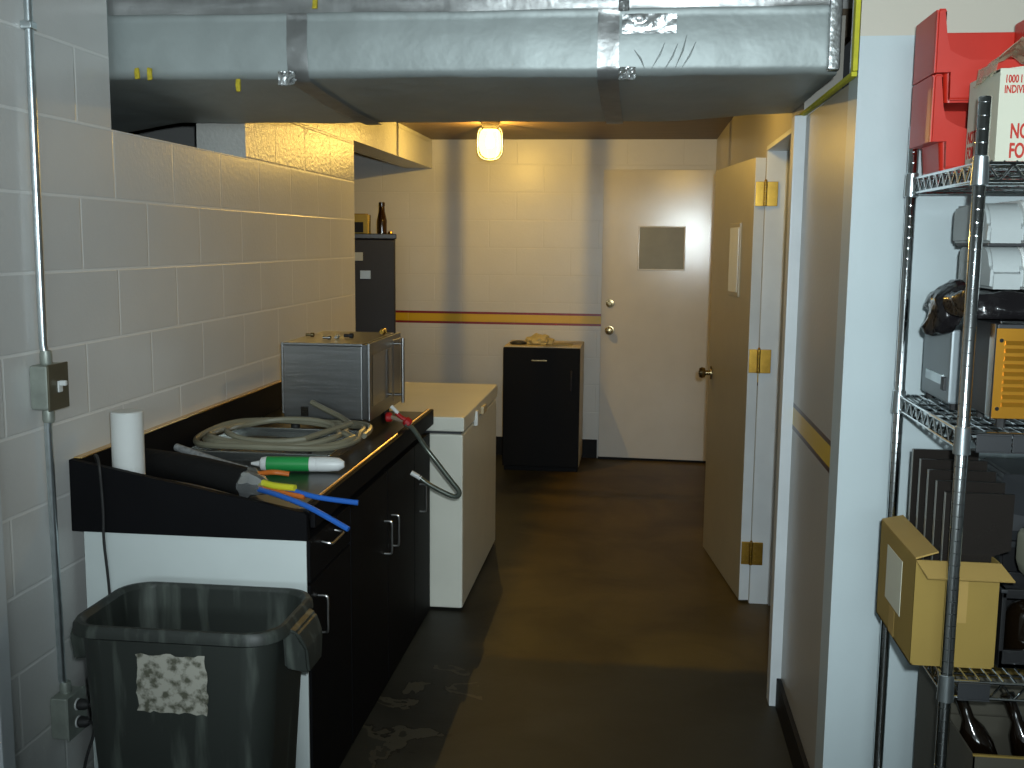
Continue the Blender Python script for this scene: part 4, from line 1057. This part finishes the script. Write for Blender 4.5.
# black case, jug and crate right of the carton -------------------
bc = thing('equipment_case', (0.96, 2.62, TOPS[2]), 'black plastic case behind the cream jug on the lower shelf', 'case')
bm = NB(); prism(bm, [(0.850, TOPS[2]), (0.838, 1.085), (0.85, 1.10), (1.10, 1.10), (1.10, TOPS[2])], 'Y', 2.50, 2.70)
bmesh.ops.bevel(bm, geom=bm.edges[:], offset=0.005, segments=2, affect='EDGES')
obj('shell', bm, 'black_pl', bc)
bm = NB(); q = [V((0.795, 2.42, 1.035)), V((0.838, 2.50, 1.100)), V((1.05, 2.50, 1.100)), V((1.05, 2.40, 0.995)), V((0.80, 2.40, 0.995))]
loft(bm, [q, [p+V((0, 0.012, -0.025)) for p in q]])
obj('sloped_front', bm, 'dkgrey', bc, smooth=False)
obj('ridge', one(box, (0.85, 2.496, 0.93), (1.05, 2.5005, 0.95), 0.002), 'dkgrey', bc)
cr = thing('storage_crate', (0.88, 2.36, TOPS[2]), 'black crate beside the open carton on the lower shelf', 'crate')
bm = NB(); x0, x1, y0, y1, z0, z1 = 0.772, 1.05, 2.26, 2.395, TOPS[2], 0.905
for lo, hi in (((x0, y0, z0), (x1, y1, z0+0.012)), ((x0, y0, z0), (x0+0.01, y1, z1)), ((x1-0.01, y0, z0), (x1, y1, z1)), ((x0, y1-0.01, z0), (x1, y1, z1)),
               ((x0, y0, z0), (x1, y0+0.01, z0+0.04)), ((x0, y0, z1-0.02), (x1, y0+0.01, z1)), ((x0+0.06, y0, z0), (x0+0.075, y0+0.01, z1)), ((x0+0.13, y0, z0), (x0+0.145, y0+0.01, z1))):
    box(bm, lo, hi, 0.002)
obj('crate_body', bm, 'black_pl', cr)
obj('rim', one(box, (x0-0.004, y0-0.004, z1-0.008), (x0+0.01, y1+0.002, z1), 0.002), 'dkgrey', cr)
bm = NB(); lathe(bm, [(0.035, 0), (0.04, 0.006), (0.04, 0.085), (0.03, 0.105), (0.012, 0.115), (0.012, 0.135), (0.009, 0.138)], (0.845, 2.33, TOPS[2]+0.0125), 18)
tag(obj('dark_bottle', bm, 'dark_glass', loc=(0.845, 2.33, TOPS[2]+0.0125)), 'dark glossy bottle inside the black crate', 'bottle')
jg = thing('plastic_jug', (0.90, 2.33, 0.9055), 'cream plastic jug with black lettering standing on the black crate', 'jug')
bm = NB(); loft(bm, [rrect(0.928, 2.328, w, 0.05, 0.028, z) for w, z in ((0.080, 0.9055), (0.094, 0.920), (0.102, 0.945), (0.102, 1.000), (0.098, 1.008))])
obj('jug_body', bm, 'jug', jg)
obj('jug_lid', one(box, (0.842, 2.285, 1.0085), (1.01, 2.37, 1.018), 0.004), 'dkgrey', jg)
text_mesh('AP', 0.024, 'ink', face_y(0.836, 2.2775, 0.955), jg, sx=0.9)

# bottom shelf: grey carton, open carton with dark bottles
z0 = TOPS[3]
gb = thing('grey_carton', (0.69, 2.55, z0), 'grey cardboard carton at the rear of the bottom shelf', 'carton')
obj('carton_body', one(box, (0.722, 2.46, z0), (0.95, 2.66, 0.63), 0.002), 'cardgrey', gb)
obj('carton_tape', one(box, (0.722, 2.46, 0.6305), (0.95, 2.66, 0.632)), 'card', gb)
ob = thing('shallow_carton', (0.86, 2.34, z0), 'shallow open carton at the front of the bottom shelf', 'carton')
bm = NB(); x0, x1, y0, y1, z1 = 0.728, 1.06, 2.235, 2.445, 0.545
for lo, hi in (((x0, y0, z0), (x1, y1, z0+0.16)), ((x0, y0, z0), (x0+0.004, y1, z1)), ((x1-0.004, y0, z0), (x1, y1, z1)), ((x0, y0, z0), (x1, y0+0.004, z1)), ((x0, y1-0.004, z0), (x1, y1, z1))):
    box(bm, lo, hi)
obj('carton_body', bm, 'cardgrey', ob, smooth=False)
obj('carton_rim', one(box, (x0, y0-0.001, z1), (x1, y0+0.005, z1+0.004)), 'card', ob)
for k, (xx, lab) in enumerate(((0.755, 'dark bottle leaning in the shallow carton, nearest the shelf post'), (0.86, 'dark bottle leaning in the shallow carton, second from the shelf post'))):
    bm = NB(); lathe(bm, [(0.030, 0), (0.034, 0.006), (0.034, 0.14), (0.027, 0.175), (0.013, 0.20), (0.013, 0.245), (0.015, 0.248), (0.015, 0.262)], (0, 0, 0), 18)
    R_ = Matrix.Rotation(math.radians(-20), 3, 'Y') @ Matrix.Rotation(math.radians(-12), 3, 'X')
    for v in bm.verts: v.co = R_ @ v.co
    zmn = min(v.co.z for v in bm.verts)
    for v in bm.verts: v.co += V((xx+0.07, 2.335, z0+0.1605-zmn))
    b_ = tag(obj('dark_bottle', bm, 'dark_glass', loc=(xx+0.05, 2.335, z0+0.1605)), lab, 'bottle', 'dark bottles on the bottom shelf')

# ------------------------------------------------------------------ LIGHTS
def area(name, loc, rot, sx, sy, power, col):
    l = bpy.data.lights.new(name, 'AREA'); l.shape = 'RECTANGLE'; l.size = sx; l.size_y = sy; l.energy = power; l.color = col
    o = bpy.data.objects.new(name, l); COL.objects.link(o); o.location = loc; o.rotation_euler = rot
    return o
def point(name, loc, power, col, r):
    l = bpy.data.lights.new(name, 'POINT'); l.energy = power; l.color = col; l.shadow_soft_size = r
    o = bpy.data.objects.new(name, l); COL.objects.link(o); o.location = loc
    return o
area('daylight_opening', (0.3, -4.8, 2.2), (math.radians(90), 0, 0), 2.4, 0.6, 78, (0.80, 0.95, 1.0))
area('overhead_fill', (0.2, -0.9, 2.74), (0, 0, 0), 1.3, 0.3, 8, (0.80, 0.95, 1.0))  # unseen fill light, added overhead to raise the bounce in the front room
def flash(loc, target, power, col):
    l = bpy.data.lights.new('camera_flash', 'SPOT'); l.energy = power; l.color = col; l.shadow_soft_size = 0.02
    l.spot_size = math.radians(84); l.spot_blend = 0.75
    o = bpy.data.objects.new('camera_flash', l); COL.objects.link(o); o.location = loc
    o.rotation_euler = (V(target)-V(loc)).to_track_quat('-Z', 'Y').to_euler()
flash((0.05, -0.01, 1.69), (-0.10, 4.0, 1.85), 228, (0.84, 0.96, 1.0))
point('lamp_light', (LX, LY, 2.235), 128, (1.0, 0.62, 0.13), 0.0035)
point('hidden_lamp_light', (0.10, 4.42, 2.27), 9, (1.0, 0.62, 0.12), 0.08)

w = bpy.data.worlds.new('room_world'); S.world = w; w.use_nodes = True
w.node_tree.nodes['Background'].inputs[0].default_value = (0.8, 0.92, 1.0, 1); w.node_tree.nodes['Background'].inputs[1].default_value = 0.02

# ------------------------------------------------------------------ CAMERA
F = 1066.0
cam = bpy.data.cameras.new('camera'); cam.sensor_fit = 'HORIZONTAL'; cam.sensor_width = 36.0; cam.lens = F*36/1024
cam.clip_start = 0.05; cam.clip_end = 60
co = bpy.data.objects.new('camera', cam); COL.objects.link(co); S.camera = co
fwv = V((128, -141, F)).normalized()
dn = V((-81, 8016, F)); dn = (dn - fwv*dn.dot(fwv)).normalized(); up = -dn; rt = dn.cross(fwv)
Rw = Matrix((rt, fwv, up))           # image axes -> world axes
right, upc, back = Rw @ V((1, 0, 0)), Rw @ V((0, -1, 0)), Rw @ V((0, 0, -1))
mw = Matrix.Identity(4)
for i in range(3):
    mw[i][0], mw[i][1], mw[i][2] = right[i], upc[i], back[i]
mw.translation = V((0, 0, 1.615))
co.matrix_world = mw

S.view_settings.view_transform = 'Standard'; S.view_settings.look = 'None'
S.view_settings.exposure = 0.0; S.view_settings.gamma = 1.0
try: S.view_settings.use_curve_mapping = False
except Exception: pass
S.cycles.use_denoising = True
S.cycles.max_bounces = 8
S.cycles.sample_clamp_indirect = 4.0
